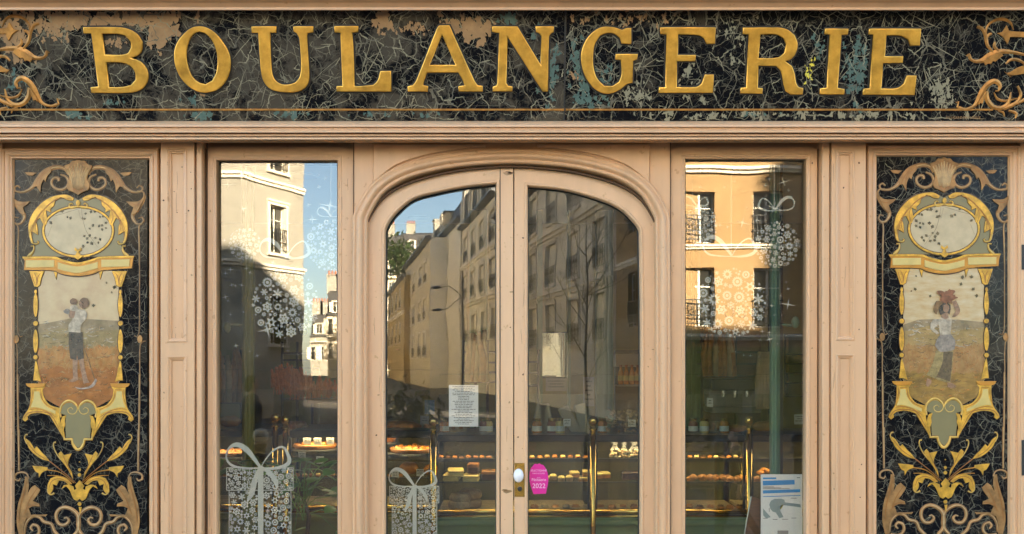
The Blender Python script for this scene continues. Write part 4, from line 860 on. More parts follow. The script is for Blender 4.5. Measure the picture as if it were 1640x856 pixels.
def bauble(px, py, r, y, label, box, bowat=None, string=None, seed=1, group='snowflake bauble stickers on the shop windows', mirror=False, ry=None):
    e, pl = sticker_empty('bauble_sticker', px, py+r, y, label=label, cat='window sticker', group=group)
    ry = ry or r
    ins = lambda x, yy, q: ((x-px)/r)**2+((yy-py)/ry)**2 < (1-q/r*.8)**2+.02 and box[0]+q < x < box[2]-q and box[1]+q < yy < box[3]-q
    flakes(e, pl, px, py, ins, (px-r, py-ry, px+r, py+ry), ((r*.16, 60), (r*.13, 120), (r*.10, 260), (r*.07, 500), (r*.04, 700), (r*.028, 500)), seed, 150)
    if bowat: bow(e, pl, bowat[0], bowat[1], bowat[2], mirror)
    if string:
        q0, q1 = pl.uv(string[0], string[1]), pl.uv(string[0], string[2]); b = MB(); b.box(q0.x-.0011, -.0006, q1.y, q0.x+.0011, -.0002, q0.y); b.build('string', M['sticker'], e)
BL, BR = (348, 262, 540, 940), (1099, 262, 1291, 940)
bauble(457, 487, 55, YW, 'largest snowflake bauble sticker on the left window below a wide bow', BL, (459, 413, 1.0), None, 3)
bauble(392, 391, 26, YW, 'small snowflake bauble sticker near the upper left of the left window', BL, None, None, 4)
bauble(533, 393, 43, YW, 'snowflake bauble sticker cut off by the right edge of the left window', BL, (530, 347, .5), (530, 264, 346), 5)
bauble(1171, 485, 56, YW, 'largest snowflake bauble sticker on the right window below a wide bow', BR, (1172, 410, 1.05), (1171, 264, 410), 6)
bauble(1244, 392, 37, YW, 'compact snowflake bauble sticker hanging in the upper right of the right window', BR, (1241, 337, .72), (1240, 264, 337), 7, mirror=True)
bauble(1122, 362, 27, YW, 'faint snowflake bauble sticker at the left edge of the right window', BR, (1116, 330, .5), (1109, 285, 330), 8, ry=34)
def gift(px0, px1, py, lid, y, sx, label, box, seed):
    e, pl = sticker_empty('gift_sticker', (px0+px1)/2, 938, y, label=label, cat='window sticker', group='gift box stickers on the shop glass')
    w_ = px1-px0; ins1 = lambda x, yy, q: px0+q < x < px1-q and py+q*.7 < yy < py+lid-q*.7 and abs(x-sx) > 5+q*.5
    ins2 = lambda x, yy, q: px0+4+q*.8 < x < px1-3.5-q*.8 and py+lid+1+q*.7 < yy < 936 and abs(x-sx) > 5+q*.5
    k = w_/107
    flakes(e, pl, 0, 0, ins1, (px0, py, px1, py+lid), ((6*k, 150), (4.6*k, 400), (3.3*k, 900), (2.2*k, 1500), (1.5*k, 1500)), seed, 150, -.35)
    flakes(e, pl, 0, 0, ins2, (px0, py+lid, px1, 936 if k > .9 else 900), ((6.3*k, 300), (4.8*k, 900), (3.4*k, 1800), (2.3*k, 3000)), seed+1, 290, -.35)
    b = bmesh.new()
    kk = EPX(y)
    for pts in ([(px0, py), (px1, py)], [(px0, py+lid), (px1, py+lid)], [(px0, py), (px0, py+lid)], [(px1, py), (px1, py+lid)], [(px0+4, py+lid), (px0+4, 936)], [(px1-3.5, py+lid), (px1-3.5, 936)]):
        stroke_mesh(b, pl.cs(pts), [1.1*kk, 1.1*kk], .0001, .0002)
    me = bpy.data.meshes.new('box_outline'); b.to_mesh(me); b.free(); link('box_outline', me, M['sticker'], e)
    b = bmesh.new()
    stroke_mesh(b, pl.cs([(sx, py-2), (sx, 936)]), [9*k*kk, 9*k*kk], .0001, .0006); stroke_mesh(b, pl.cs([(sx-1, py-1), (sx-10*k, py+22*k), (sx-15*k, py+42*k), (sx-22*k, py+55*k)]), [4*k*kk, 9*k*kk, 9*k*kk, 2*k*kk], .0001, .0005)
    stroke_mesh(b, pl.cs([(sx+1, py-1), (sx+14*k, py+8*k), (sx+24*k, py+22*k), (sx+26*k, py+34*k)]), [4*k*kk, 7*k*kk, 8*k*kk, 2*k*kk], .0001, .0005)
    me = bpy.data.meshes.new('ribbon'); b.to_mesh(me); b.free(); link('ribbon', me, M['sticker'], e)
    bow(e, pl, sx, py, 1.28*k)
gift(363, 469.5, 749.5, 36, YW, 417.5, 'tall white snowflake gift sticker low on the left shop window', BL, 12)
gift(624, 703, 779, 27, YD, 664, 'smaller white snowflake gift sticker low on the left door', None, 15)
def star(px, py, s, y, label, group, four=False):
    n = 4; pl = Plane(P(px, py, y)); k = EPX(y)*s; a0 = R.uniform(-.35, .35)
    pts = []
    for i in range(8): r_ = (1, .75, .9, .7)[i//2] if i % 2 == 0 else .10; pts.append(Vector((r_*k*math.cos(a0+i*.7854), r_*k*math.sin(a0+i*.7854))))
    o = link('star_sticker', fill_mesh('star_sticker', [pts], .0004), M['sticker'], None, P(px, py, y)); tag(o, label, 'window sticker', group)
SL = [(388,398,17),(361,438,5),(369,432,6),(395,430,6),(371,457,5),(387,457,5),(377,458,4),(361,476,7),(365,482,4),(369,504,4),(428,528,19),(378,554,7),(412,570,6),(461,562,4),(500,352,12),(528,330,20),(505,545,5),(523,490,6),(477,262,4),(365,296,14),(389,335,8),(402,415,6),(437,421,5),(511,300,6),(494,329,6),(520,286,5),(400,437,5),(390,500,4),(345.5+14,385,4),(477,568,4),(400,563,3)]
zone = lambda py: 'near the top' if py < 340 else 'at mid height' if py < 450 else 'in the lower part'
size = lambda s: 'large' if s > 11 else 'medium' if s > 5.5 else 'tiny'
for px, py, s in SL: star(px, py, s, YW, '%s white star sticker %s of the %s half of the left window' % (size(s), zone(py), 'left' if px < 444 else 'right'), 'star stickers on the left window')
SR = [(1189,357,13),(1255,292,12),(1122,273,9),(1122,300,6),(1232,287,6),(1160,300,5),(1226,297,7),(1268,315,4),(1273,323,4),(1263,305,4),(1153,361,5),(1165,364,4),(1212,353,9),(1262,488,14),(1236,490,6),(1259,452,4),(1262,463,5),(1250,474,4),(1240,505,4),(1221,531,6),(1232,533,6),(1232,544,9),(1217,545,5),(1245,551,4),(1140,527,10),(1178,564,3),(1191,569,4),(1202,570,4),(1215,572,3),(1239,333,16),(1200,275,4),(1146,281,4),(1175,316,3),(1176,291,5),(1196,333,3),(1252,505,3),(1249,271,5),(1128,391,4)]
for px, py, s in SR: star(px, py, s, YW, '%s white star sticker %s of the %s half of the right window' % (size(s), zone(py), 'left' if px < 1195 else 'right'), 'star stickers on the right window')
# the pink badge
pe, pl = sticker_empty('badge_sticker', 862, 790, YD-.011, label='magenta oval award badge reading Pâtisserie 2022 on the right door', cat='window sticker')
pl = Plane(P(862, 790, YD-.011))
bp_ = zc([(175,288),(190,275),(210,278),(225,271),(240,280),(258,285),(270,300),(288,330),(299,380),(297,440),(288,480),(280,520),(230,522),(178,524),(165,490),(148,430),(145,370),(152,320)], 820, 690, 5.157)
link('badge', fill_mesh('badge', [pl.cs(smooth_path(bp_, True, 4, 70))], .0006), M['pink'], pe)
for s, px, py, sz in (('SÉLECTIONNÉ', 862.6, 755.3, .0125), ('DANS LE GUIDE', 862.6, 759.4, .0085), ('de la', 862.8, 766.4, .009), ('Pâtisserie', 863, 770.6, .019), ('2022', 863, 782, .033)):
    c = pl.uv(px, py); link('lettering', text_mesh('lettering', s, sz, ext=.0001, lift=.0008), M['pinktext'], pe, (c.x, 0, c.y))

# ================================================================ inside the shop
b = MB(); b.box(-3.44, .30, -.05, 3.44, 4.6, 0); b.build('shop_floor', M['floor'], kind='structure')
b = MB(); b.box(-3.44, .12, 2.95, 3.44, 4.6, 3.05); b.build('shop_ceiling', M['ceil'], kind='structure')
b = MB(); b.box(-3.44, 4.0, 0, 3.44, 4.06, 2.95); b.build('shop_back_wall', M['wall'], kind='structure')
for s in (-1, 1):
    b = MB(); b.box(s*3.40-.03, .16, 0, s*3.40+.03, 4.0, 2.95); b.build('shop_side_wall', M['wall'], kind='structure')
for i, (px, py, rad, st) in enumerate(((487, 283, .085, 1), (1150, 278, .085, 1), (670, 350, .07, 1), (880, 366, .07, 1), (1015, 352, .07, 1))):
    Z = (2.94-H)*F/(HY-py); c = P(px, py, Z-D)
    e = empty('downlight', (c.x, c.y, 2.95), label=['lit round ceiling downlight behind the top of the left window', 'lit round ceiling downlight behind the top of the right window', 'lit round ceiling downlight behind the arched top of the left door', 'lit round ceiling downlight behind the left side of the right door', 'lit round ceiling downlight behind the right edge of the right door'][i], cat='ceiling light')
    b = MB(); b.lathe([(rad, -.012), (rad, 0)], n=20); b.build('lens', EM, e) if i else None
    if i == 0:
        EM = emit('downlight_glow', (1, .78, .46), 520); b.build('lens', EM, e)
    b = MB()
    pr = [(rad, -.013), (rad+.018, -.010), (rad+.02, 0)]
    b.lathe(pr+[(rad, 0)], n=20); b.build('rim', M['porcelain'], e)
# counters
YC = 1.15
CASE = emit('case_lamp_glow', (1, .74, .42), 1.6)
def counter(px0, px1, label, top=True, guard=True, mt='green', dz=0):
    e = empty('display_counter', (X((px0+px1)/2, YC), YC, 0), label=label, cat='display counter', group='display counters in the shop')
    off = -e.location; q = lambda py: ZZ(py+dz, YC); x0, x1 = X(px0, YC), X(px1, YC)
    def part(name, bb, m_, **k): return bb.build(name, M[m_], e, loc=off, **k)
    b = MB(); b.box(x0, YC+.02, .0, x1, YC+.65, q(838)); part('base', b, mt)
    b = MB(); b.prism_x([(YC-.02, q(842)), (YC-.03, q(838)), (YC-.03, q(834)), (YC-.005, q(830.5)), (YC+.05, q(830)), (YC+.05, q(842))], x0, x1); part('base_moulding', b, mt)
    b = MB(); b.tube([(x0, YC, q(820)), (x1, YC, q(820))], .0165, 10); b.tube([(x0, YC, q(827)), (x1, YC, q(827))], .008, 8); part('brass_rail', b, 'brass', smooth=True)
    b = MB(); b.box(x0, YC+.05, q(828), x1, YC+.6, q(824)); part('deck', b, 'paper' if mt == 'x' else 'loaf')
    for py, th, d0, mm in ((737, 6, .10, 'dark'), (774, 2.2, .06, 'dark')):
        b = MB(); b.box(x0, YC+d0+.012, q(py+th*.7), x1, YC+.58, q(py)); part('shelf', b, 'pglass')
        b = MB(); b.box(x0, YC+d0, q(py+th), x1, YC+d0+.011, q(py)-.001); part('shelf_edge', b, mm)
    b = MB(); b.box(x0, YC+.02, q(709), x1, YC+.62, q(697), .006); part('top_slab', b, 'dark')
    b = MB(); b.box(x0+.03, YC+.07, q(709.5), x1-.03, YC+.17, q(708)); b.build('case_lamp', CASE, e, loc=off)
    b = MB(); b.box(x0, YC+.60, q(838), x1, YC+.62, q(700)); part('back_panel', b, 'darkolive')
    b = MB(); b.box(x0+.005, YC+.022, q(830), x1-.005, YC+.028, q(709)); part('front_glass', b, 'pglass')
    if guard:
        b = MB(); b.box(x0+.01, YC+.05, q(697), x1-.01, YC+.055, q(632)); part('guard_glass', b, 'pglass')
        b = MB(); b.box(x0+.012, YC+.07, q(601), x1-.012, YC+.30, q(599.6)); part('guard_shelf', b, 'pglass')
    for xx in (x0, x1-.012):
        b = MB(); b.box(xx, YC+.02, q(830), xx+.012, YC+.035, q(709)); part('case_edge', b, 'black')
    return e
counter(300, 437, 'display counter with orange loaves behind the left edge of the left window', dz=-8, mt='olive')
counter(462, 690, 'display counter behind the plant and the left door with a wide tart', dz=-7, mt='olive')
counter(699, 945, 'display counter seen through both doors with small yellow cakes and eclairs')
counter(954, 1195, 'display counter ending at the brass post in the right window')
counter(1205, 1360, 'display counter behind the white map poster')
for px, py, lab in ((441, 661, 'left brass ball topped post of the pair in the left window'), (457, 664, 'right brass ball topped post of the pair in the left window'), (694, 667, 'brass ball topped post behind the left door'), (950, 666, 'brass ball topped post behind the right door'), (1200, 665, 'brass ball topped post behind the right window')):
    yq = YC-.06; c = P(px, py, yq); e = empty('brass_post', (c.x, yq, 0), label=lab, cat='post', group='brass posts along the counters')
    b = MB(); b.tube([(0, 0, 0), (0, 0, c.z-.055)], .0165, 12); b.build('pole', M['brass'], e, True)
    b = MB(); b.lathe([(.0, -.06), (.024, -.056), (.024, -.05), (.014, -.044), (.012, -.034), (.024, -.022), (.029, -.004), (.026, .012), (.014, .024), (0, .027)], n=14); b.build('finial', M['brass'], e, True, loc=(0, 0, c.z-.03))
def on(px, py, y, dz=0): return P(px, py, y)
def item(name, bb, m_, label, cat, group, loc, smooth=False, rot=None):
    return bb.build(name, M[m_], None, smooth, loc, rot, label=label, cat=cat, group=group)
# small cakes and pastries
def loafcake(px, py, w_, h_, m_, topm, label, group, y=YC+.16, round_=False):
    c = P(px, py, y); k = EPX(y); e = empty('cake', c, (0, 0, R.uniform(-.1, .1)), label=label, cat='cake', group=group)
    W, Hh = w_*k, h_*k
    b = MB(); b.lathe([(W*.44, 0), (W*.5, Hh*.5), (W*.48, Hh*.62)], n=12, sy=1.5) if round_ else b.box(-W/2, -W*.8, 0, W/2, W*.8, Hh*.62, W*.06); b.build('sponge', M[m_], e)
    b = MB()
    if round_: b.lathe([(W*.52, Hh*.6), (W*.5, Hh*.75), (W*.3, Hh*.96), (0, Hh)], n=12, sy=1.5)
    else: b.box(-W*.52, -W*.83, Hh*.6, W*.52, W*.83, Hh, W*.08)
    b.build('topping', M[topm], e, round_)
g_ = 'yellow topped cakes on the counter shelf'
for px, py in ((868, 768), (876, 772), (886, 769), (899, 772), (912, 771)): loafcake(px, py, 12, 10, 'biscuit', 'cakey', 'pale glazed bun among the cakes right of the pink badge', g_, round_=True)
for px, py in ((920, 764), (934, 772), (940, 762), (957, 766), (969, 765)): loafcake(px, py, 14.5, 9, 'bread', 'cakey', 'yellow topped cake bar on the shelf behind the right door', g_, YC+.2)
for px, py, mm in ((724, 769, 'cakey'), (730, 762, 'cakey'), (755, 770, 'cakey')): loafcake(px, py, 25, 11, mm, 'cakey', 'wide lemon slice on the shelf behind the left door', 'lemon slices behind the left door')
for px, py in ((758, 757), (780, 768), (790, 768)): loafcake(px, py, 17, 15, 'choc', 'bread', 'dark chocolate cake beside the lemon slices', 'chocolate cakes behind the left door')
for px in (1003, 1015, 1028): loafcake(px, 768, 13, 12, 'choc', 'choc', 'dark chocolate log at the right edge of the right door', 'chocolate logs behind the right door')
for i in range(14):
    px = 1104+i*8.2; py = 771-R.uniform(0, 3); c = P(px, py, YC+.15+R.uniform(0, .12)); k = EPX(YC)
    b = MB(); n_ = 7; b.tube([((t-.5)*13*k, -.02*math.sin(3.14*t), .012+R.uniform(0, .004)) for t in [j/(n_-1) for j in range(n_)]], [.006, .014, .021, .024, .021, .014, .006], 8)
    item('croissant', b, 'bread', 'brown croissant heaped on the shelf behind the right window', 'croissant', 'croissants behind the right window', c, True, (0, 0, R.uniform(-.8, .8)))
for i in range(6):
    c = P(1218+i*6, 758-R.uniform(0, 7), YC+.2+R.uniform(-.05, .08)); b = MB(); b.ball((0, 0, 0), .026, .03, .015, 10, 6); item('glazed_bun', b, 'bread2', 'orange glazed bun beside the brass post in the right window', 'bun', 'glazed buns behind the right window', c, True)
def tart(px, py, w_, label, y=YC+.25, m_='bread2'):
    c = P(px, py, y); k = EPX(y); e = empty('tart', c, label=label, cat='tart'); r_ = w_*k/2
    b = MB(); b.lathe([(r_*.9, 0), (r_, .022), (r_*.95, .03), (r_*.9, .018)], n=24); b.build('crust', M['bread'], e, True)
    b = MB()
    for i in range(46):
        a, q = R.uniform(0, 6.28), r_*.88*math.sqrt(R.random()); s_ = R.uniform(.008, .02); b.ball((q*math.cos(a), q*math.sin(a), .022+R.uniform(0, .012)), s_, s_, s_*.7, 6, 4)
    b.build('filling', M[m_], e)
    b = MB(); b.lathe([(r_*1.05, -.012), (r_*1.1, -.004), (r_*1.0, -.002)], n=24); b.build('tray', M['steel'], e)
tart(662, 724, 76, 'wide orange glazed tart on a steel tray behind the left door'); tart(505, 718, 70, 'glazed orange tart with price cards behind the left window'); tart(621, 708, 26, 'small orange tart at the left edge of the left door', YC+.35)
tart(372, 730, 60, 'wide golden tart left of the gift sticker bow', YC+.2, 'bread')
for i, px in enumerate((712, 775, 782, 860, 884, 897, 965, 1110, 1128, 1160)):
    c = P(px, 697, YC+.22+R.uniform(-.05, .08)); e = empty('jar', c, label='small preserve jar on the counter top behind the %s' % ('left door' if px < 800 else 'right door' if px < 1050 else 'right window'), cat='jar', group='preserve jars on the counter tops')
    b = MB(); b.lathe([(.026, 0), (.03, .01), (.03, .075), (.022, .088), (.022, .09)], n=12); b.build('body', M[('bread2', 'redw', 'cakey')[i % 3]], e, True); b = MB(); b.lathe([(.024, .089), (.025, .106), (0, .108)], n=12); b.build('lid', M['brass'], e); b = MB(); b.lathe([(.0305, .025), (.0305, .058)], n=12); b.build('label_band', M['paper'], e)
# filled shelves: rows of small pastries
def tartlet(px, py, r_, y, m1, m2, label, group):
    c = P(px, py, y); k = EPX(y); q = r_*k; e = empty('tartlet', c, (0, 0, R.uniform(0, 6)), label=label, cat='tartlet', group=group)
    key = (round(r_, 1), m1, m2)
    if key not in TL:
        b = MB(); b.lathe([(q*.75, 0), (q, q*.55), (q*.92, q*.62), (q*.85, q*.5)], n=12); a_ = b.mesh('crust', True); a_.materials.append(M[m1])
        b = MB(); b.lathe([(q*.86, q*.48), (q*.7, q*.72), (0, q*.85)], n=12)
        for i in range(7): b.ball((q*.5*math.cos(i), q*.5*math.sin(i), q*.8), q*.26, q*.26, q*.2, 6, 4)
        d_ = b.mesh('filling', True); d_.materials.append(M[m2]); TL[key] = (a_, d_)
    link('crust', TL[key][0], None, e); link('filling', TL[key][1], None, e)
TL = {}
for lab, grp, px0, px1, py, st, y_, r_, mats in (
  ('glazed fruit tartlet in the row on the upper shelf behind the left door', 'fruit tartlets behind the left door', 706, 790, 735, 11, YC+.2, 4.6, (('bread', 'bread2'), ('bread', 'choc'))),
  ('glazed fruit tartlet on the upper shelf left of the right door post', 'fruit tartlets behind the right door', 852, 940, 735, 12, YC+.22, 5, (('bread', 'cakey'), ('bread', 'bread2'))),
  ('small round pastry on the upper shelf behind the right window', 'small pastries on the upper shelf of the right window', 1105, 1190, 735, 10.5, YC+.2, 4.6, (('bread', 'bread2'), ('biscuit', 'cakey'), ('bread', 'choc'))),
  ('small bun on the lower shelf behind the plant in the left window', 'small buns behind the plant', 476, 545, 764, 11, YC+.15, 5, (('bread', 'bread'), ('bread', 'cakey'))),
  ('small bun on the lower shelf left of the gift sticker on the door', 'small buns behind the left door', 620, 650, 765, 10, YC+.22, 5, (('bread', 'bread2'), ('bread', 'biscuit'))),
  ('round roll on the bottom deck behind the right door', 'rolls on the bottom deck of the right door', 856, 945, 816, 17, YC+.25, 7.5, (('bread', 'bread'), ('loaf', 'loaf'))),
  ('round roll on the bottom deck right of the post behind the right door', 'rolls right of the post behind the right door', 962, 1030, 816, 17, YC+.22, 7.5, (('loaf', 'bread'), ('bread', 'bread'))),
  ('round roll on the bottom deck behind the right window', 'rolls on the bottom deck of the right window', 1104, 1190, 816, 16, YC+.22, 7, (('bread', 'bread'), ('bread', 'choc'))),
  ('small golden pastry at the left edge of the left window', 'golden pastries at the left edge of the left window', 350, 384, 766, 11, YC+.2, 5, (('bread', 'cakey'), ('bread', 'bread2')))):
    px = px0; i = 0
    while px < px1: m1, m2 = mats[i % len(mats)]; tartlet(px, py-R.uniform(0, 1.5), r_, y_+R.uniform(-.03, .05), m1, m2, lab, grp); px += st*R.uniform(.92, 1.08); i += 1
def standing_bread(px0, px1, py, y, n_, h_, label, group):
    for i in range(n_):
        c = P(px0+(px1-px0)*(i+.5)/n_, py, y+R.uniform(-.03, .03)); b = MB(); l_ = h_*R.uniform(.85, 1.1); b.tube([(0, 0, 0), (R.uniform(-.02, .02), .02, l_*.5), (R.uniform(-.04, .04), .05, l_)], [.022, .032, .018], 7)
        item('baguette', b, 'bread' if R.random() < .7 else 'loaf', label, 'bread', group, c, True)
standing_bread(348, 386, 645, 2.85, 5, .42, 'baguette standing in the narrow rack of the left window', 'baguettes in the narrow left rack')
standing_bread(746, 782, 612, 2.95, 6, .40, 'baguette standing in the rack behind the menu sheet', 'baguettes behind the menu sheet')
standing_bread(1126, 1180, 603, 2.95, 7, .38, 'baguette standing in the wide rack of the right window', 'baguettes in the wide right rack')
for px, py, w_, lab in ((1140, 697, 34, 'shallow basket of bread left of the coffee machine counter'), (475, 697, 36, 'shallow basket of bread behind the brass posts in the left window'), (730, 697, 40, 'shallow basket of bread behind the foot of the menu sheet')):
    c = P(px, py, YC+.32); k = EPX(YC+.3); r_ = w_*k/2; e = empty('bread_basket', c, label=lab, cat='basket'); b = MB(); b.lathe([(r_*.75, 0), (r_, .055), (r_*1.03, .06), (r_*.95, .055), (r_*.7, .01)], n=16); b.build('wicker', M['loaf'], e)
    for j in range(7): a = j*.9; b = MB(); b.ball((r_*.55*math.cos(a), r_*.55*math.sin(a), .06), .03, .045, .03, 8, 6); b.build('roll', M['bread'], e, True)
# brioches in a stack
for i, (px, py, w_) in enumerate(((736, 814, 36), (737, 804, 34), (752, 812, 40), (753, 798, 38))):
    c = P(px, py, YC+(.15 if i < 2 else .26)); k = EPX(YC+.2); r_ = w_*k/2
    b = MB(); b.lathe([(r_*.9, 0), (r_, .012), (r_, .035), (r_*.86, .052), (r_*.4, .058)], n=18)
    for v in b.b.verts: v.co *= 1+R.uniform(-.03, .03)
    item('cake_round', b, 'biscuit', ['bottom nutty round cake of the front stack under the chocolate cakes', 'top nutty round cake of the front stack under the chocolate cakes', 'bottom nutty round cake of the rear stack under the chocolate cakes', 'top nutty round cake of the rear stack under the chocolate cakes'][i], 'cake', None, c, True)
# loaves on the slabs and long breads
def bread(px, py, w_, h_, y, label, m_='bread', group=None, tilt=0):
    c = P(px, py, y); k = EPX(y); n_ = 8; b = MB(); L = w_*k; r_ = h_*k/2
    b.tube([((t-.5)*L, 0, r_) for t in [j/(n_-1) for j in range(n_)]], [r_*x for x in (.3, .8, .98, 1, 1, .98, .8, .3)], 10)
    return item('bread_loaf', b, m_, label, 'bread', group, c, True, (0, tilt, R.uniform(-.06, .06)))
bread(640, 694, 70, 20, YC+.3, 'long golden loaf left of the brass post behind the left door', 'bread'); bread(688, 690, 20, 13, YC+.24, 'small crusty roll beside the post behind the left door')
bread(1168, 693, 60, 13, YC+.3, 'dark brown loaf on the counter left of the post in the right window', 'bread'); bread(1222, 692, 34, 17, YC+.34, 'rust brown loaf right of the post in the right window', 'bread')
bread(368, 684, 36, 18, YC+.3, 'orange brown loaf at the left edge of the left window', 'bread2')
bread(655, 760, 30, 20, YC+.3, 'dark bun beside the price card under the wide tart', 'bread'); bread(690, 762, 24, 18, YC+.25, 'round brown bun behind the gift sticker bow on the door', 'bread2')
for i in range(5):
    y_ = 2.3; c = P(1214+i*5, 655, y_); b = MB(); b.tube([(0, 0, 0), (.02, .06, .2), (.045, .12, .42)], [.018, .028, .016], 8)
    item('baguette', b, 'loaf', 'pale baguette leaning beside the green post in the right window', 'bread', 'baguettes leaning in the right window', c, True)
# paper things
def card(px0, py0, px1, py1, y, m_, label, lines=0, cat='notice', group=None, lean=0, lw=.6):
    c = P((px0+px1)/2, py1, y); k = EPX(y); W, Hh = (px1-px0)*k, (py1-py0)*k
    e = empty('notice' if cat == 'notice' else 'price_card', c, (lean, 0, 0), label=label, cat=cat, group=group)
    b = MB(); b.box(-W/2, 0, 0, W/2, .0015, Hh); b.build('sheet', M[m_], e)
    if lines:
        b = MB()
        for i in range(lines):
            z_ = Hh*(1-(i+1.2)/(lines+1.6)); q = 0; hw = W*R.uniform(.18, .42) if lw < 1 else W*.42
            x_ = -hw
            while x_ < hw-.002:
                l_ = min(R.uniform(.006, .02), hw-x_); b.box(x_, -.0006, z_, x_+l_, -.0002, z_+Hh/(lines+2)*.38); x_ += l_+.003
        b.build('print', M['ink'], e, kind=None)
    return e
card(719, 617, 766, 683.5, .13, 'paper', 'tall white sheet of printed lines hanging behind the left door', 24)
card(874, 606, 908, 627, 2.6, 'chalk', 'grey notice with three lines left of the green frame behind the right door', 3)
card(934, 604, 952, 651, 2.6, 'chalk', 'tall grey notice right of the pale tree reflection behind the right door', 5)
card(680, 641, 696, 664, YC+.1, 'blue2', 'blank slate blue card standing beside the brass post')
card(673, 666, 687, 680, YC+.05, 'chalk', 'small grey card leaning by the loaf left of the brass post', 2, 'price card')
for px, py, lab in ((492, 712, 'left price card on the glazed tart in the left window'), (509, 713, 'middle price card on the glazed tart in the left window'), (529, 712, 'right price card on the glazed tart in the left window'), (484, 736, 'left price card on the lower shelf above the plant'), (513, 743, 'right price card on the lower shelf above the plant'), (633, 766, 'white price card left of the dark bun under the wide tart'), (673, 763, 'white price card right of the dark bun under the wide tart'), (908, 683, 'pale card on the counter left of the post behind the right door'), (1012, 684, 'white price card in front of the biscuit bags')):
    card(px-6, py-12, px+6, py, YC-.0+.1, 'paper', lab, 3, 'price card', None, .2)
card(1132, 638, 1142, 652, 1.9, 'paper', 'small white card on the pillar in the right window', 2, 'price card'); card(1272, 664, 1291, 680, YC+.2, 'paper', 'white price card right of the green post', 3, 'price card')
# map poster on a stand
e = empty('map_poster', P(1252, 858, .16), label='white works notice poster with blue bars and a grey street plan', cat='poster'); pl = Plane(P(1252, 858, .16)); mp = lambda q: pl.cs(zc(q, 1090, 690, 5.157))
k0 = mp([(664, 362), (1004, 930)])
b = MB(); b.box(k0[0].x, 0, k0[1].y, k0[1].x, .006, k0[0].y); b.build('sheet', M['paper'], e)
for mt, pts in (('blue', [(680,388),(790,386),(790,400),(680,402)]), ('blue', [(678,415),(940,407),(942,445),(680,454)]), ('blue', [(680,493),(988,484),(988,509),(680,520)]), ('blue', [(680,543),(990,532),(990,538),(680,549)]),
    ('mapgrey', [(732,610),(745,580),(775,564),(830,562),(858,572),(860,592),(990,608),(992,634),(850,615),(830,640),(820,655),(850,715),(815,722),(785,675),(762,670),(740,645)]), ('mapgrey', [(680,642),(745,715),(705,724),(682,700)]), ('yel', [(848,612),(832,645),(820,652),(818,640),(835,614)])):
    link('print', fill_mesh('print', [mp(pts)], .0005, 0, .0006), M[mt], e)
b = MB()
for y_, x0_, x1_, t_ in ((462, 680, 770, 4), (470, 680, 830, 4), (478, 680, 900, 4), (556, 910, 960, 4), (722, 682, 720, 4), (732, 760, 800, 4), (730, 838, 885, 4), (720, 915, 955, 4), (386, 960, 985, 6), (640, 730, 734, 30)):
    q = mp([(x0_, y_+t_), (x1_, y_)]); b.box(q[0].x, -.0012, q[0].y, q[1].x, -.0006, q[1].y)
b.build('fine_print', M['ink'], e)
q = mp([(800, 855), (890, 825)]); b = MB(); b.box(q[0].x, -.001, q[0].y, q[1].x, -.0004, q[1].y); b.build('tape', M['chalk'], e)
e = empty('easel', P(1207, 960, .2), label='folded dark wooden board leaning behind the map poster', cat='easel'); pl = Plane(P(1207, 960, .2)); 
q = pl.cs([(1203, 795), (1222, 802), (1222, 960), (1178, 960)]); link('board', fill_mesh('board', [q], .015), M['wood'], e, (0, .02, 0))
b = bmesh.new(); stroke_mesh(b, pl.cs([(1202, 795), (1192, 850), (1177, 960)]), [.006]*3, .002, .016); me = bpy.data.meshes.new('board_edge'); b.to_mesh(me); b.free(); link('board_edge', me, M['steel'], e)
# painted posts and glazing bars of the window display
for px0, px1, yq, mt, lab in ((387, 400, .55, 'olive', 'olive painted upright inside the left window'), (1236, 1250, .5, 'teal_paint', 'green painted upright inside the right window')):
    e = empty('display_upright', (X((px0+px1)/2, yq), yq, 0), label=lab, cat='upright'); w_ = (px1-px0)*EPX(yq)/2
    b = MB(); b.box(-w_, 0, 0, w_, .05, 2.94, .006); b.build('post', M[mt], e); b = MB(); b.box(-w_*.35, -.014, 0, w_*.3, .0, 2.94, .004); b.build('bead', M[mt], e)
    b = MB(); b.box(w_, .01, 0, w_+.016, .04, 2.94); b.build('edge_strip', M['black' if mt != 'olive' else 'olive'], e)
    s_ = -1 if px0 < 800 else 1
    b = MB(); b.ball((s_*(w_+.075), -.02, ZZ(525 if s_ < 0 else 517, yq)), .022, .02, .032, 12, 8); b.tube([(s_*w_, .02, ZZ(520, yq)), (s_*(w_+.075), 0, ZZ(522, yq))], .008, 6); b.build('knob', M['olive' if s_ < 0 else 'teal_paint'], e, True)
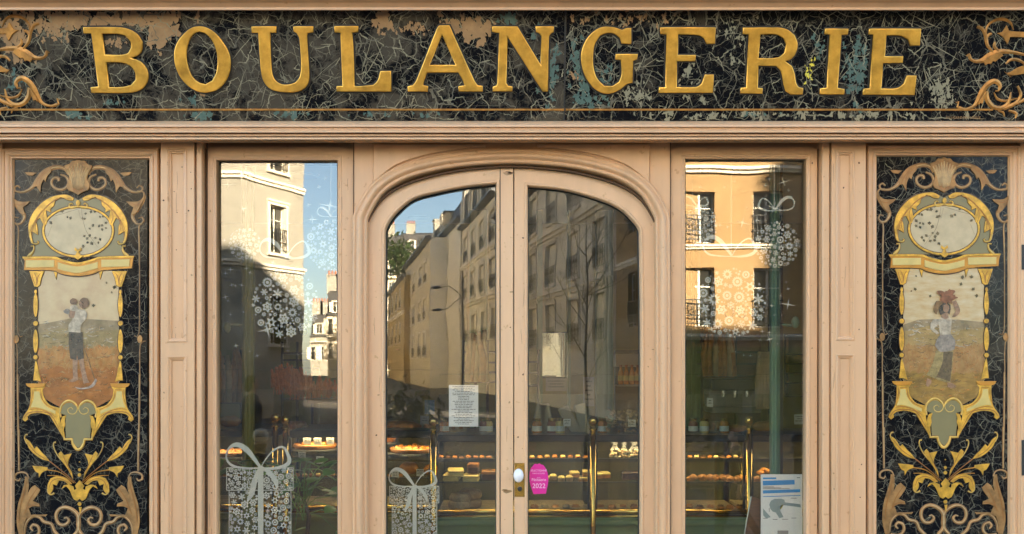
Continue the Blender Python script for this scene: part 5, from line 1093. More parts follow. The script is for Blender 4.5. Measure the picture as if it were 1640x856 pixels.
# pillars, racks and mirrors at the back
for px0, px1, lab in ((860, 869, 'narrow green pilaster left of the mirror behind the right door'), (909, 914, 'slim green pilaster right of the mirror behind the right door'), (955, 982, 'broad green fluted pilaster behind the right door'), (752, 780, 'olive green pilaster behind the menu sheet'), (1098, 1122, 'green fluted pilaster at the left edge of the right window')):
    yq = 3.2; w_ = (px1-px0)*EPX(yq)/2; e = empty('wall_pilaster', (X((px0+px1)/2, yq), yq, 0), label=lab, cat='pilaster')
    b = MB(); b.box(-w_, 0, 0, w_, .1, 2.94); b.build('shaft', M['green'], e)
    for i in range(3):
        b = MB(); b.box(-w_*.8+i*w_*.58, -.012, .4, -w_*.8+i*w_*.58+w_*.3, 0, 2.9); b.build('flute', M['green'], e)
def rack(px0, py0, px1, rows, y, label, cols=2, scroll=True, back='olive'):
    x0, x1, z1 = X(px0, y), X(px1, y), ZZ(py0, y); e = empty('bread_rack', ((x0+x1)/2, y, 0), label=label, cat='bread rack', group='iron bread racks at the back of the shop'); W = x1-x0
    b = MB()
    for i in range(cols+1): b.tube([(-W/2+W*i/cols, 0, .3), (-W/2+W*i/cols, 0, z1)], .011, 6)
    b.build('uprights', M['black'], e)
    for py in rows:
        b = MB(); b.box(-W/2, -.012, ZZ(py, y)-.008, W/2, .25, ZZ(py, y)+.008); b.build('shelf', M['black'], e)
    b = MB(); b.box(-W/2, .26, .3, W/2, .28, z1); b.build('back_panel', M[back], e)
    if scroll:
        for s in (-1, 1):
            b = MB(); pts = [(s*(.03+.09*math.exp(-.22*a)*math.cos(a)+.03), 0, z1+.09+.09*math.exp(-.22*a)*math.sin(a)) for a in [i*.4 for i in range(20)]]; b.tube(pts, .007, 5); b.build('scroll', M['black'], e)
rack(346, 560, 386, (583, 600, 615, 628, 645), 2.9, 'narrow iron bread rack at the left edge of the left window', 1, False)
rack(452, 548, 500, (566, 577, 590, 640), 3.0, 'iron bread rack with scrolls above the orange ears', 2, True)
rack(742, 545, 800, (564, 581, 597, 612), 3.0, 'iron bread rack behind the right half of the left door', 3, False)
rack(1124, 520, 1232, (564, 583, 603), 3.0, 'wide iron bread rack across the right window', 2, True, 'wood')
rack(840, 560, 862, (580, 598, 618), 3.0, 'small iron rack behind the left edge of the right door', 1, False)
for px0, py0, px1, py1, lab in ((869, 534, 908, 604, 'framed mirror reflecting the bright street behind the right door'), (1258, 537, 1298, 634, 'tall mirror right of the green post with glowing reflections'), (783, 548, 790, 666, 'narrow strip of mirror right of the menu sheet')):
    yq = 3.45; c = P((px0+px1)/2, py1, yq); k = EPX(yq); W, Hh = (px1-px0)*k, (py1-py0)*k; e = empty('wall_mirror', c, label=lab, cat='mirror')
    b = MB(); b.box(-W/2, .0, 0, W/2, .01, Hh); b.build('mirror_glass', M['mirror'], e)
    b = MB(); t_ = .012
    for q in ((-W/2-t_, -t_, W/2+t_, 0), (-W/2-t_, Hh, W/2+t_, Hh+t_), (-W/2-t_, 0, -W/2, Hh), (W/2, 0, W/2+t_, Hh)): b.box(q[0], -.01, q[1], q[2], .012, q[3])
    b.build('frame', M['black'], e)
    if px0 > 1000:
        for py in (568, 583, 598, 614):
            b = MB(); b.tube([(-W/2, -.03, ZZ(py, yq)-c.z), (W/2, -.03, ZZ(py, yq)-c.z)], .007, 5); b.build('rod', M['black'], e)
# bottles on a shelf, a carton, a coffee machine
yq = 2.7; b = MB(); b.box(X(988, yq), yq-.06, ZZ(619, yq), X(1050, yq), yq+.15, ZZ(616, yq)); item('wall_shelf', b, 'chalk', 'pale shelf carrying orange bottles behind the right door', 'shelf', None, None)
b = MB(); b.box(X(988, yq), yq+.16, .8, X(1050, yq), yq+.2, ZZ(560, yq)); item('shelf_back', b, 'dark', 'dark board behind the shelf of orange bottles', 'board', None, None)
for i in range(5):
    c = P(994+i*9, 616, yq); e = empty('bottle', c, label='small orange bottle in the row on the shelf behind the right door', cat='bottle', group='orange bottles on the shelf')
    b = MB(); b.lathe([(.018, 0), (.021, .01), (.021, .09), (.01, .115), (.009, .135)], n=10); b.build('body', M['bread2'], e, True); b = MB(); b.lathe([(.0105, .133), (.0105, .152)], n=8); b.build('cap', M['redw'], e); b = MB(); b.lathe([(.0215, .03), (.0215, .07)], n=10); b.build('label_band', M['cakey'], e)
b = MB(); b.box(-.13, 0, 0, .13, .15, .105, .004); item('carton', b, 'chalk', 'grey brown carton above the orange bottles', 'carton', None, P(1012, 588, yq))
yq = 2.5; c = P(1180, 662, yq); e = empty('coffee_machine', c, label='steel coffee machine on the counter behind the right window', cat='coffee machine')
b = MB(); b.box(-.19, 0, 0, .19, .3, .05, .01); b.box(-.19, .12, .05, .19, .3, .25, .01); b.build('body', M['steel'], e); b = MB(); b.box(-.2, 0, .17, .2, .3, .26, .015); b.build('head', M['dark'], e)
for i in (-1, 0, 1): b = MB(); b.tube([(i*.09, .04, .17), (i*.09, .04, .12)], .016, 8); b.build('spout', M['steel'], e)
# biscuits in cellophane on the right of the counter, leaning paper bags
for i, (px, py, y_) in enumerate(((978, 695, .1), (993, 694, .2), (1008, 695, .12), (1022, 694, .22), (985, 734, .16), (1000, 735, .2), (1016, 734, .15))):
    c = P(px, py, YC+y_); e = empty('biscuit_bag', c, (0, 0, R.uniform(-.4, .4)), label='clear bag of biscuits on the counter top behind the right door' if i < 4 else 'clear bag of sweets on the upper shelf behind the right door', cat='bag', group='biscuit bags behind the right door' if i < 4 else 'sweet bags behind the right door')
    b = MB(); hh = .15 if i < 4 else .06
    for j in range(22 if i < 4 else 16): b.ball((R.uniform(-.028, .028), R.uniform(-.02, .02), R.uniform(.01, hh)), R.uniform(.008, .014), R.uniform(.008, .014), R.uniform(.006, .010), 6, 4)
    b.build('biscuits', M['biscuit' if i % 2 else 'loaf'], e); b = MB(); b.lathe([(.042, 0), (.046, hh*.5), (.036, hh), (.012, hh+.02), (.034, hh+.06)], n=10, sy=.7); b.build('wrap', M['pglass'], e, True)
for i, (px, rot) in enumerate(((858, .22), (880, -.18), (925, -.5), (938, -.2))):
    c = P(px, 696, YC+.3); b = MB(); b.box(-.035, -.03, 0, .035, .03, .2, .006)
    item('paper_bag', b, 'kraft', ['cream paper bag leaning at the left edge of the right door', 'cream paper bag second from the left edge of the right door', 'steeply leaning cream paper bag left of the post behind the right door', 'cream paper bag nearest the post behind the right door'][i], 'paper bag', None, c, False, (0, rot, 0))
# orange ears of wheat
def ears(px, py, h_, y, label, n_=26):
    c = P(px, py, y); k = EPX(y); e = empty('wheat_sheaf', c, label=label, cat='dried sheaf', group='orange dried sheaves in the left window'); b = MB(); s_ = MB()
    for i in range(n_):
        a = R.uniform(-.4, .4); ox = Vector((R.uniform(-.07, .07), R.uniform(-.04, .04), 0)); L = h_*k*R.uniform(.45, 1.15); tip = Vector((math.sin(a)*L*.6, R.uniform(-.06, .06), math.cos(a)*L)); s_.tube([ox, ox+tip*.6, ox+tip], .0025, 4, False)
        d = tip.normalized()
        for j in range(9):
            p = ox+tip*(.35+.075*j); o_ = Vector((R.choice((-1, 1))*.018, R.uniform(-.01, .01), .012)); b.ball(p+o_*.8, .009, .007, .016, 5, 4)
    b.build('ears', M['wheat'], e); s_.build('stalks', M['wheat'], e)
ears(452, 632, 42, 1.7, 'bushy orange dried sheaf left of the pale buildings reflection', 30); ears(482, 640, 45, 1.75, 'taller orange dried sheaf in the middle of the left window', 26); ears(520, 642, 30, 1.7, 'short orange dried sheaf at the right edge of the left window', 18)
b = MB(); b.box(X(495, 1.6), 1.55, ZZ(646, 1.6), X(560, 1.6), 1.9, ZZ(639, 1.6), .004); item('sheaf_shelf', b, 'wood', 'thin wooden shelf under the orange sheaves', 'shelf', None, None)
# broad-leaved plant in the left window
c = P(489, 900, .5); e = empty('house_plant', (c.x, .5, .45), label='broad leaved green plant growing behind the left window', cat='plant')
b = MB(); b.lathe([(.08, 0), (.11, .17), (.12, .18), (.105, .17), (.1, .16)], n=16); b.build('pot', M['pot'], e)
tr = [Vector((0, 0, .15)), Vector((.02, 0, .38)), Vector((-.03, .01, .52)), Vector((-.02, 0, .66))]
b = MB(); b.tube(tr, [.014, .011, .009, .005], 7); b.build('stem', M['bark'], e, True)
def leafmesh(L, W):
    bb = bmesh.new(); rows = []
    for i in range(7):
        t = i/6; w_ = W*math.sin(math.pi*min(1, t*.93+.07))**.8*(1-.25*t); z_ = -.35*L*t*t
        rows.append([bb.verts.new((-w_, L*t, z_-.12*w_)), bb.verts.new((0, L*t, z_+.03*W)), bb.verts.new((w_, L*t, z_-.12*w_))])
    for a, q in zip(rows, rows[1:]):
        for j in (0, 1): bb.faces.new((a[j], a[j+1], q[j+1], q[j]))
    me = bpy.data.meshes.new('leaf'); bb.to_mesh(me); bb.free(); me.shade_smooth(); me.materials.append(M['leaf']); return me
LM = [leafmesh(.11, .036), leafmesh(.085, .03), leafmesh(.13, .04)]
for px, py in [(480,735),(497,742),(512,748),(470,745),(488,755),(505,765),(520,760),(533,752),(540,770),(478,775),(495,785),(515,785),(530,795),(465,760),(538,740),(476,800),(470,815),(535,812),(543,790),(460,835),(425,742),(400,738),(440,735),(362,750),(352,735),(380,742),(415,760),(545,825),(472,850),(540,850),(500,735),(525,735)]:
    q = P(px, py, .5+R.uniform(-.1, .12)); link('leaf', R.choice(LM), None, e, q-e.location, (R.uniform(-.4, .7), R.uniform(-.5, .5), R.uniform(0, 6.28)))
    b = MB(); anchor = Vector((R.uniform(-.03, .0), 0, R.uniform(.35, .64))); b.tube([anchor, (anchor+(q-e.location))*.5+Vector((0, 0, .03)), q-e.location], .003, 4, False); b.build('leaf_stalk', M['leaf'], e)
g = MB(); g.box(-20, -60, -.31, 24, -5.6, -.285); g.build('square_paving', M['sett'], kind='structure')
# ================================================================ the street behind the camera, seen in the panes
def RP(px, Z): return Vector(((px-CX)*Z/F, .11-(Z-D)))
def RZ(py, Z): return H-(py-HY)*Z/F
def row(px, l=10.0): Z = l*F/(px-530); return RP(px, Z)      # points along the reflected side street
def build_window(parent, loc, rot, w_, h_, cache={}, rail=True, shut=True, frame='white', arch=True, lit_jamb=False):
    key = (round(w_, 2), round(h_, 2), frame)
    if key not in cache:
        b = MB(); t = .055
        for q in ((-w_/2, 0, -w_/2+t, h_), (w_/2-t, 0, w_/2, h_), (-.035, 0, .035, h_), (-w_/2, 0, w_/2, t), (-w_/2, h_-t, w_/2, h_), (-w_/2, h_*.68, w_/2, h_*.68+.035)): b.box(q[0], .16, q[1], q[2], .20, q[3])
        fm = b.mesh('window'); fm.materials.append(M[frame])
        b = MB(); b.box(-w_/2, .185, 0, w_/2, .195, h_); pm = b.mesh('pane'); pm.materials.append(M['winglass'])
        b = MB()
        for z_ in (.12, .38, .85): b.box(-w_/2-.04, -.06, z_-.015, w_/2+.04, -.03, z_+.015)
        for i in range(9): b.box(-w_/2+w_*i/8-.008, -.055, .12, -w_/2+w_*i/8+.008, -.035, .85)
        for i in range(4):
            cx_ = -w_/2+w_*(i+.5)/4; b.tube([(cx_+.09*math.cos(a), -.045, .6+.09*math.sin(a)) for a in [j*.785 for j in range(9)]], .01, 4)
        rm = b.mesh('railing'); rm.materials.append(M['black'])
        b = MB(); t = .11
        for q in ((-w_/2-t, -.0, -w_/2, h_+t), (w_/2, 0, w_/2+t, h_+t), (-w_/2, h_, w_/2, h_+t)): b.box(q[0], -.05, q[1], q[2], .01, q[3])
        b.box(-w_/2-.16, -.10, -.09, w_/2+.16, .02, -.003); b.box(-w_/2-.13, -.09, h_+t, w_/2+.13, .0, h_+t+.07)
        b.box(-w_/2+.002, .012, .002, -w_/2+.03, .16, h_); b.box(w_/2-.03, .012, .002, w_/2-.002, .16, h_)
        am = b.mesh('architrave'); am.materials.append(M['f_trim'])
        b = MB(); sw = w_*.46
        for s in (-1, 1):
            x0, x1 = (s*(w_/2+.02), s*(w_/2+.02+sw)); b.box(min(x0, x1), -.13, .02, max(x0, x1), -.09, h_)
        sm = b.mesh('shutters'); sm.materials.append(M['shut'])
        b = MB(); b.box(-w_*.08, .12, .05, w_/2-.035, .15, h_-.05, .01); cm = b.mesh('lit_jamb_panel'); cm.materials.append(M['shut'])  # pale panel added to stand in for the lit far jamb
        cache[key] = (fm, pm, rm, am, sm, cm)
    fm, pm, rm, am, sm, cm = cache[key]
    o = link('window', fm, None, parent, loc, rot); link('pane', pm, None, o)
    if arch: link('architrave', am, None, o)
    if lit_jamb: link('lit_jamb_panel', cm, None, o)
    if rail: link('railing', rm, None, o)
    if shut: link('shutters', sm, None, o)
    return o
def facade(bld, p0, p1, ztop, wins, bands, wall, rail=True, shut=False, zbot=-.4, thick=.3, frame='white', eave=True, arch=True, lit_jamb=False):
    p0, p1 = Vector((*p0, 0)), Vector((*p1, 0)); d = p1-p0; L = d.length; rz = math.atan2(d.y, d.x); off = p0-bld.location; rot = (0, 0, rz); Mx = Matrix.Translation(off) @ Matrix.Rotation(rz, 4, 'Z')
    rc = lambda x0, z0, x1, z1: [Vector((x0, z0)), Vector((x1, z0)), Vector((x1, z1)), Vector((x0, z1))]
    me = fill_mesh('wall', [rc(0, zbot, L, ztop)]+[rc(x-w_/2, z0, x+w_/2, z0+h_) for x, z0, w_, h_ in wins], thick)
    for v in me.vertices: v.co.y += thick
    link('wall', me, M[wall], bld, off, rot)
    b = MB(); b.box(0, thick, zbot, L, 8, ztop); b.build('wall_core', M[wall], bld, loc=off, rot=rot)
    for x, z0, w_, h_ in wins: build_window(bld, Mx @ Vector((x, 0, z0)), rot, w_, h_, rail=rail, shut=shut, frame=frame, arch=arch, lit_jamb=lit_jamb)
    for z_, hh, pr_ in bands:
        b = MB(); b.prism_x([(.02, z_), (-pr_*.5, z_), (-pr_*.6, z_+hh*.45), (-pr_, z_+hh*.55), (-pr_, z_+hh), (.02, z_+hh)], 0, L); b.build('cornice', M['f_trim'], bld, loc=off, rot=rot)
    if eave:
        b = MB(); b.prism_x([(.1, ztop-.25), (-.25, ztop-.1), (-.45, ztop), (-.45, ztop+.14), (.1, ztop+.16)], -.1, L+.1); b.build('eave', M['zinc'], bld, loc=off, rot=rot)
    return Mx, rot, L
def mansard(bld, Mx, rot, L, ztop, dorm=3, depth=8, h_=2.5):
    loc = Mx @ Vector((0, 0, 0))
    b = MB(); b.prism_x([(.0, ztop+.16), (.75, ztop+h_), (3.5, ztop+h_+.7), (depth, ztop+h_+.5), (depth, ztop+.16)], 0, L); b.build('roof', M['slate'], bld, loc=loc, rot=rot)
    for i in range(dorm):
        x = L*(i+.5)/dorm; b = MB(); b.box(x-.65, .05, ztop+.2, x+.65, 1.6, ztop+2.1); b.build('dormer', M['f_pale'], bld, loc=loc, rot=rot)
        build_window(bld, Mx @ Vector((x, -.14, ztop+.35)), rot, .9, 1.5, rail=False)
        b = MB(); b.prism_x([(-.08, ztop+2.1), (1.9, ztop+2.1), (1.9, ztop+2.25), (-.08, ztop+2.2)], x-.8, x+.8); b.build('dormer_roof', M['zinc'], bld, loc=loc, rot=rot)
def chimney(bld, Mx, rot, x, y, z0, w_, d_, h_, pots=4):
    loc = Mx @ Vector((0, 0, 0)); b = MB(); b.box(x-w_/2, y-d_/2, z0, x+w_/2, y+d_/2, z0+h_); b.box(x-w_/2-.08, y-d_/2-.08, z0+h_, x+w_/2+.08, y+d_/2+.08, z0+h_+.15); b.build('chimney', M['f_cream'], bld, loc=loc, rot=rot)
    for i in range(pots):
        b = MB(); b.lathe([(.13, 0), (.15, .1), (.11, .5), (.14, .55)], (x-w_/2+w_*(i+.5)/pots, y, z0+h_+.15), 8); b.build('chimney_pot', M['pot'], bld, loc=loc, rot=rot)
def bld(name, p, label, group='houses across the street'): return empty(name, (p[0], p[1], -.3), label=label, cat='building', group=group)
def fix(b_):   # the facade helper works from street level
    b_.location.z = 0; return b_
# grey house in the middle of the reflections (right door)
p1, p0 = row(985), row(800); e = fix(bld('town_house', p0, 'grey rendered town house with white windows reflected in the right door'))
L = (p1-p0).length; ws = []
n_ = 6
for i in range(n_):
    x = L*(i+.5)/n_
    for z0, h_ in ((8.05, 1.75), (5.2, 1.9), (2.5, 1.85)): ws.append((L-x, z0, 1.75, h_))
Mx, rot, L = facade(e, p1, p0, 10.3, ws, [(7.4, .3, .18), (4.65, .3, .2)], 'f_grey', True, False, lit_jamb=True)
mansard(e, Mx, rot, L, 10.3, 5)
b = MB(); b.tube([(.25, -.12, 0), (.25, -.12, 10.2)], .08, 8); b.tube([(.75, -.12, 0), (.75, -.12, 10.2)], .06, 8); b.build('downpipe', M['f_trim'], e, loc=Mx @ Vector((0, 0, 0)), rot=rot)
# next house, reflected in the left door
p0, p1 = row(739), row(799.5); e = fix(bld('town_house', p0, 'tall grey town house with mansard roof reflected in the left door')); L = (p1-p0).length; ws = []
for i in range(4):
    for z0, h_ in ((9.25, 1.9), (6.3, 1.9), (3.3, 1.9)): ws.append((L*(i+.5)/4, z0, 2.1, h_))
Mx, rot, L = facade(e, p1, p0, 12.0, ws, [(8.75, .32, .2), (5.75, .32, .2)], 'f_grey', True, False, lit_jamb=True); mansard(e, Mx, rot, L, 12.0, 4, 8, 3.0); chimney(e, Mx, rot, L-1.0, 3, 14.4, 1.0, 2.6, 2.6, 5)
b = MB(); b.tube([(L-.2, -.12, 0), (L-.2, -.12, 11.9)], .09, 8); b.build('downpipe', M['f_trim'], e, loc=Mx @ Vector((0, 0, 0)), rot=rot)
p0, p1 = row(690), row(738.5); e = fix(bld('town_house', p0, 'plain grey house with narrow single windows left of the tall mansard house')); L = (p1-p0).length; ws = []
for x in (L*.45, L*.8):
    for z0, h_ in ((10.3, 1.9), (6.9, 1.9), (3.6, 1.9)): ws.append((x, z0, 3.2, h_))
Mx, rot, L = facade(e, p1, p0, 13.0, ws, [], 'f_grey', lit_jamb=True); mansard(e, Mx, rot, L, 13.0, 1, 8, 2.2); chimney(e, Mx, rot, 8, 2.0, 14.5, 1.3, 1.6, 3.4, 3)
p0, p1 = row(650, 8.55), row(689, 8.55); e = fix(bld('town_house', p0, 'house with paired windows and a pale blank gable in the left door')); L = (p1-p0).length; ws = []
for x in (L*.16, L*.34, L*.58, L*.78):
    for z0, h_ in ((9.0, 2.0), (5.6, 2.0), (2.4, 2.0)): ws.append((x, z0, 2.6, h_))
Mx, rot, L = facade(e, p1, p0, 12.6, ws, [], 'f_pale', lit_jamb=True); chimney(e, Mx, rot, L*.3, 2, 12.6, 1.2, 1.6, 2.6, 4)
b = MB(); b.box(0, -.05, -.4, 1.75, 1.5, 12.55); b.build('gable_wall', M['f_trim'], e, loc=(p1.x-e.location.x, p1.y-e.location.y-1.5, 0))  # pale colour in place of sunlight, which does not reach this gable
p0, p1 = row(622, 7.9), row(649, 7.9); e = fix(bld('town_house', p0, 'low ochre house with paired pale windows far down the reflected street')); L = (p1-p0).length; ws = []
for x in (L*.2, L*.4, L*.65, L*.85):
    for z0, h_ in ((8.0, 2.1), (4.0, 2.1)): ws.append((x, z0, 1.8, h_))
Mx, rot, L = facade(e, p1, p0, 11.2, ws, [(7.0, .4, .25)], 'f_ochre', True, False, lit_jamb=True)
# closing the street
for px0, px1, Z, top, wall, lab, seed in ((560, 640, 175, 405, 'f_pale', 'far stone house with balconies and grey mansard closing the reflected street', 1), (640, 720, 190, 400, 'f_grey', 'far zinc roofed house above the others in the left door', 2), (498, 523, 150, 538, 'f_cream', 'distant sunlit house at the end of the reflected street', 3), (523, 552, 125, 505, 'f_cream', 'distant sunlit house with balconies at the right edge of the left window', 4)):
    a, c = RP(px0, Z), RP(px1, Z); e = fix(bld('far_house', c, lab)); zt = RZ(top, Z); L = (c-a).length; ws = []
    nf = max(2, int((zt-2)/3.3)); nw = max(2, int(L/2.4))
    for i in range(nw):
        for j in range(nf): ws.append((L*(i+.5)/nw, 2.5+j*3.2, 1.1, 2.1))
    ws = [q for q in ws if q[1]+2.3 < zt]
    Mx, rot, L = facade(e, c, a, zt, ws, [(z_, .25, .5) for z_ in [2.0+3.2*j for j in range(1, nf)] if z_ < zt-1], wall, True, seed > 2, frame='white')
    mansard(e, Mx, rot, L, zt, max(1, nw//2), 8, 3.2); chimney(e, Mx, rot, L*.25, 2.5, zt+3, 1.8, 1.2, 2.6, 4); chimney(e, Mx, rot, L*.8, 2.5, zt+3, 1.8, 1.2, 2.6, 4)
# orange corner house
Zc = 10.0*F/(1065-530); pc = RP(1065, Zc); e = fix(bld('corner_house', pc, 'orange rendered corner house with white windows reflected in the right window'))
ps = row(985.6); L = (pc-ps).length
facade(e, pc, ps, 13.5, [(L*.42, 6.0, 1.0, 1.8), (L*.42, 2.9, 1.0, 1.8), (L*.62, 6.0, .8, 1.8), (L*.62, 2.9, .8, 1.8), (L*.5, 9.1, 1, 1.8)], [(4.95, .18, .12), (8.1, .18, .12)], 'f_orange', True, False, arch=False)
pe_ = RP(1520, Zc+.2); L = (pe_-pc).length; k = Zc/F; ws = []
for px in (1121, 1232, 1345, 1450):
    for t_, b_ in ((305, 391), (430, 525), (165, 255)): ws.append((L-(px-1065)*k, RZ(b_, Zc), 48*k, (b_-t_)*k))
facade(e, pe_, pc, 13.5, ws, [(RZ(400, Zc), 7*k, .12), (RZ(276, Zc), 10*k, .16), (RZ(545, Zc), 9*k, .2)], 'f_orange', True, False, arch=False)
# shop front at its foot
o_ = Mx
b = MB(); b.box(pc.x+.3, pc.y-.02, -.3, pe_.x, pc.y+.14, RZ(556, Zc)); b.build('shop_facia', M['olive'], e, loc=-e.location)
# cream house on the other corner
Zc2 = 32.0; c0 = RP(387, Zc2); e = fix(bld('corner_house', c0, 'cream rendered corner house lit by the sun reflected in the left window'))
c1 = RP(486, 35.4); cl = RP(180, 32.2); k = Zc2/F
L = (c0-c1).length
facade(e, c1, c0, 14.5, [(L*.44, 5.75, .95, 1.75), (L*.44, 8.75, .95, 1.75), (L*.44, 2.4, .95, 1.75)], [(8.15, .22, .14), (5.1, .22, .16)], 'f_cream', True, False)
L = (cl-c0).length
facade(e, c0, cl, 14.5, [(L*.3, 5.75, .95, 1.75), (L*.65, 5.75, .95, 1.75), (L*.3, 8.75, .95, 1.75), (L*.65, 8.75, .95, 1.75)], [(8.15, .22, .14), (5.1, .22, .16)], 'f_cream', True, False)
# houses of the shop's own side and behind, that shade the street
for x0, x1, hh, lab in ((18.05, 32.4, 15.2, 'lower stone house to the right of the bakery building'), (32.5, 50, 26, 'tall stone house farther right of the bakery'), (-24, -6.05, 19, 'stone house to the left of the bakery building')):
    e = empty('town_house', (x0, .3, 0), label=lab, cat='building'); b = MB(); b.box(0, 0, -.3, x1-x0, 11, hh); b.build('wall', M['f_pale'], e); b = MB(); b.box(-.02, -.2, hh, x1-x0+.02, 11.2, hh+.3); b.build('roof', M['zinc'], e)
    for i in range(int((x1-x0)/2.6)):
        for j in range(4): build_window(e, (1.3+i*2.6, -.14, 1.2+j*3.2), (0, 0, 0), 1.1, 1.9)
# unseen houses added behind the cream house to bounce sunlight onto the grey ones
def lrow(Z, l=5.0): return RP(530-l*F/Z, Z)
for Za, Zb, hh, lab in ((41, 66, 12.5, 'first unseen house added behind the cream house to bounce sunlight'), (66.1, 96, 14, 'second unseen house added behind the cream house to bounce sunlight'), (96.1, 150, 12, 'third unseen house added behind the cream house to bounce sunlight')):
    a, c = lrow(Za), lrow(Zb); e = fix(bld('town_house', c, lab)); L = (c-a).length; n_ = int(L/3.2); facade(e, c, a, hh, [(L*(i+.5)/n_, 2.8+3.2*j, 1.2, 2.0) for i in range(n_) for j in range(3)], [(5.2, .25, .15), (8.4, .25, .15)], 'f_bounce')
# street lamp with two arms
Z = 40; c = RP(741, Z); e = empty('street_lamp', (c.x, c.y, -.3), label='double armed street lamp in front of the grey houses', cat='street lamp')
b = MB(); b.tube([(0, 0, 0), (0, 0, 6.0)], [.06, .035], 8); b.build('pole', M['zinc'], e)
for dx_, z0, z1 in ((-.95, 4.3, 5.1), (-.85, 4.9, 4.45)):
    zh = RZ(462 if z1 > 5 else 497, Z)+.3
    b = MB(); b.tube([(0, 0, zh+.5 if z1 < 5 else zh-.5), (-.25, 0, zh+.35 if z1 < 5 else zh-.2), (-.6, 0, zh+.05), (dx_, 0, zh)], .02, 6); b.build('arm', M['zinc'], e)
    b = MB(); b.ball((dx_-.2, 0, zh), .24, .10, .07, 12, 6); b.build('lamp_head', M['zinc'], e)
# bare street tree
Z = 14; c = RP(938, Z); e = empty('bare_tree', (c.x, c.y, -.3), label='leafless young street tree reflected in the right door', cat='tree')
rt = random.Random(9); b = MB(); tb = MB(); tz = RZ(330, Z)+.3
tb.tube([(0, 0, 0), (.02, 0, 1.2), (-.01, .02, 2.2), (.02, 0, 3.2), (0, 0, tz)], [.032, .026, .02, .013, .004], 8); tb.build('trunk', M['twig'], e, True)
def twig(p, d, L, r_, dep):
    q = [p]; 
    for i in range(4): d = (d+Vector((rt.gauss(0, .12), rt.gauss(0, .12), rt.gauss(.10, .08)))).normalized(); q.append(q[-1]+d*L/4)
    b.tube(q, [r_*(1-.2*i) for i in range(5)], 5, False)
    if dep < 3:
        for i in range(rt.randint(2, 4)): twig(q[rt.randint(1, 4)], (d+Vector((rt.gauss(0, .55), rt.gauss(0, .55), rt.gauss(.1, .3)))).normalized(), L*rt.uniform(.4, .65), r_*.55, dep+1)
for i in range(13):
    z_ = rt.uniform(1.5, tz*.85); a = rt.uniform(0, 6.28); twig(Vector((0, 0, z_)), Vector((math.cos(a), math.sin(a), rt.uniform(.5, 1.1))).normalized(), rt.uniform(.5, 1.15), .009, 0)
b.build('crown', M['twig'], e)
# roof garden bush and shrubs in planters
def bush(c, r_, h_, label, cat='shrub', n_=420, pot=True, s_=.05, m_='shrub'):
    e = empty('shrub', c, label=label, cat=cat); b = bmesh.new(); rr = random.Random(int(c[0]*100) & 1023)
    for _ in range(n_):
        a, u, q = rr.uniform(0, 6.28), rr.uniform(-1, 1), rr.random()**.4; z_ = u; k_ = math.sqrt(1-u*u)
        lump = 1+.3*math.sin(3*a+2*u)+.2*math.sin(7*a-3*u); p = Vector((r_*lump*q*k_*math.cos(a), r_*lump*q*k_*math.sin(a), h_*.55+h_*.45*z_*q*lump))
        d1 = Vector((rr.gauss(0, 1), rr.gauss(0, 1), rr.gauss(0, 1))).normalized(); d2 = d1.orthogonal().normalized(); l = s_*rr.uniform(.6, 1.4)
        b.faces.new([b.verts.new(p+d1*l), b.verts.new(p+d2*l*.5), b.verts.new(p-d1*l), b.verts.new(p-d2*l*.5)])
    me = bpy.data.meshes.new('crown'); b.to_mesh(me); b.free(); link('crown', me, M[m_], e); bb = MB(); bb.tube([(0, 0, -.02 if pot else 0), (0, 0, h_*.6)], [r_*.08, r_*.04], 6); bb.build('stem', M['bark'], e)
    return e
def planter(c, w_, d_, h_, label):
    e = empty('planter', c, label=label, cat='planter'); b = MB(); b.box(-w_/2, -d_/2, 0, w_/2, d_/2, h_, .02); b.build('tub', M['concrete'], e); b = MB(); b.box(-w_/2-.03, -d_/2-.03, h_-.06, w_/2+.03, d_/2+.03, h_+.01, .01); b.build('rim', M['concrete'], e); b = MB(); b.box(-w_/2+.06, -d_/2+.06, h_+.012, w_/2-.06, d_/2-.06, h_+.03); b.build('soil', M['bark'], e)
Z = 15; c = RP(1116, Z); planter((c.x, c.y, -.3), 1.5, .9, .55, 'long concrete planter with low greenery reflected in the right window'); bush((c.x-.3, c.y, .26), .45, .55, 'low shrub in the left part of the concrete planter'); bush((c.x+.4, c.y, .26), .35, .4, 'low shrub in the right part of the concrete planter')
Z = 12; c = RP(655, Z); planter((c.x, c.y, -.3), .8, .6, .7, 'square concrete planter reflected in the left door'); bush((c.x, c.y, .4), .42, .95, 'dark round shrub in the square planter', n_=700)
c = row(647, 8.3); bush((c.x-1, c.y-3, 11.2), 3.0, 5.5, 'straggly roof garden bush above the ochre house', n_=900, s_=.3, pot=False)
# bollards on the kerb
for px, py, Z, lab in ((418, 686, 6.9, 'ball topped bollard in front of the left window'), (1152, 703, 6.9, 'ball topped bollard in front of the left half of the right window'), (1279, 690, 6.9, 'ball topped bollard in front of the map poster')):
    c = RP(px, Z); e = empty('bollard', (c.x, c.y, 0), label=lab, cat='bollard', group='bollards along the kerb'); zt = RZ(py, Z)
    b = MB(); b.lathe([(.055, 0), (.055, .12), (.042, .14), (.038, zt-.14), (.05, zt-.13), (.05, zt-.11), (.03, zt-.10)], n=12); b.build('post', M['black'], e, True); b = MB(); b.ball((0, 0, zt-.055), .06, .06, .058, 14, 9); b.build('ball', M['shut'] if px < 800 else M['black'], e, True)
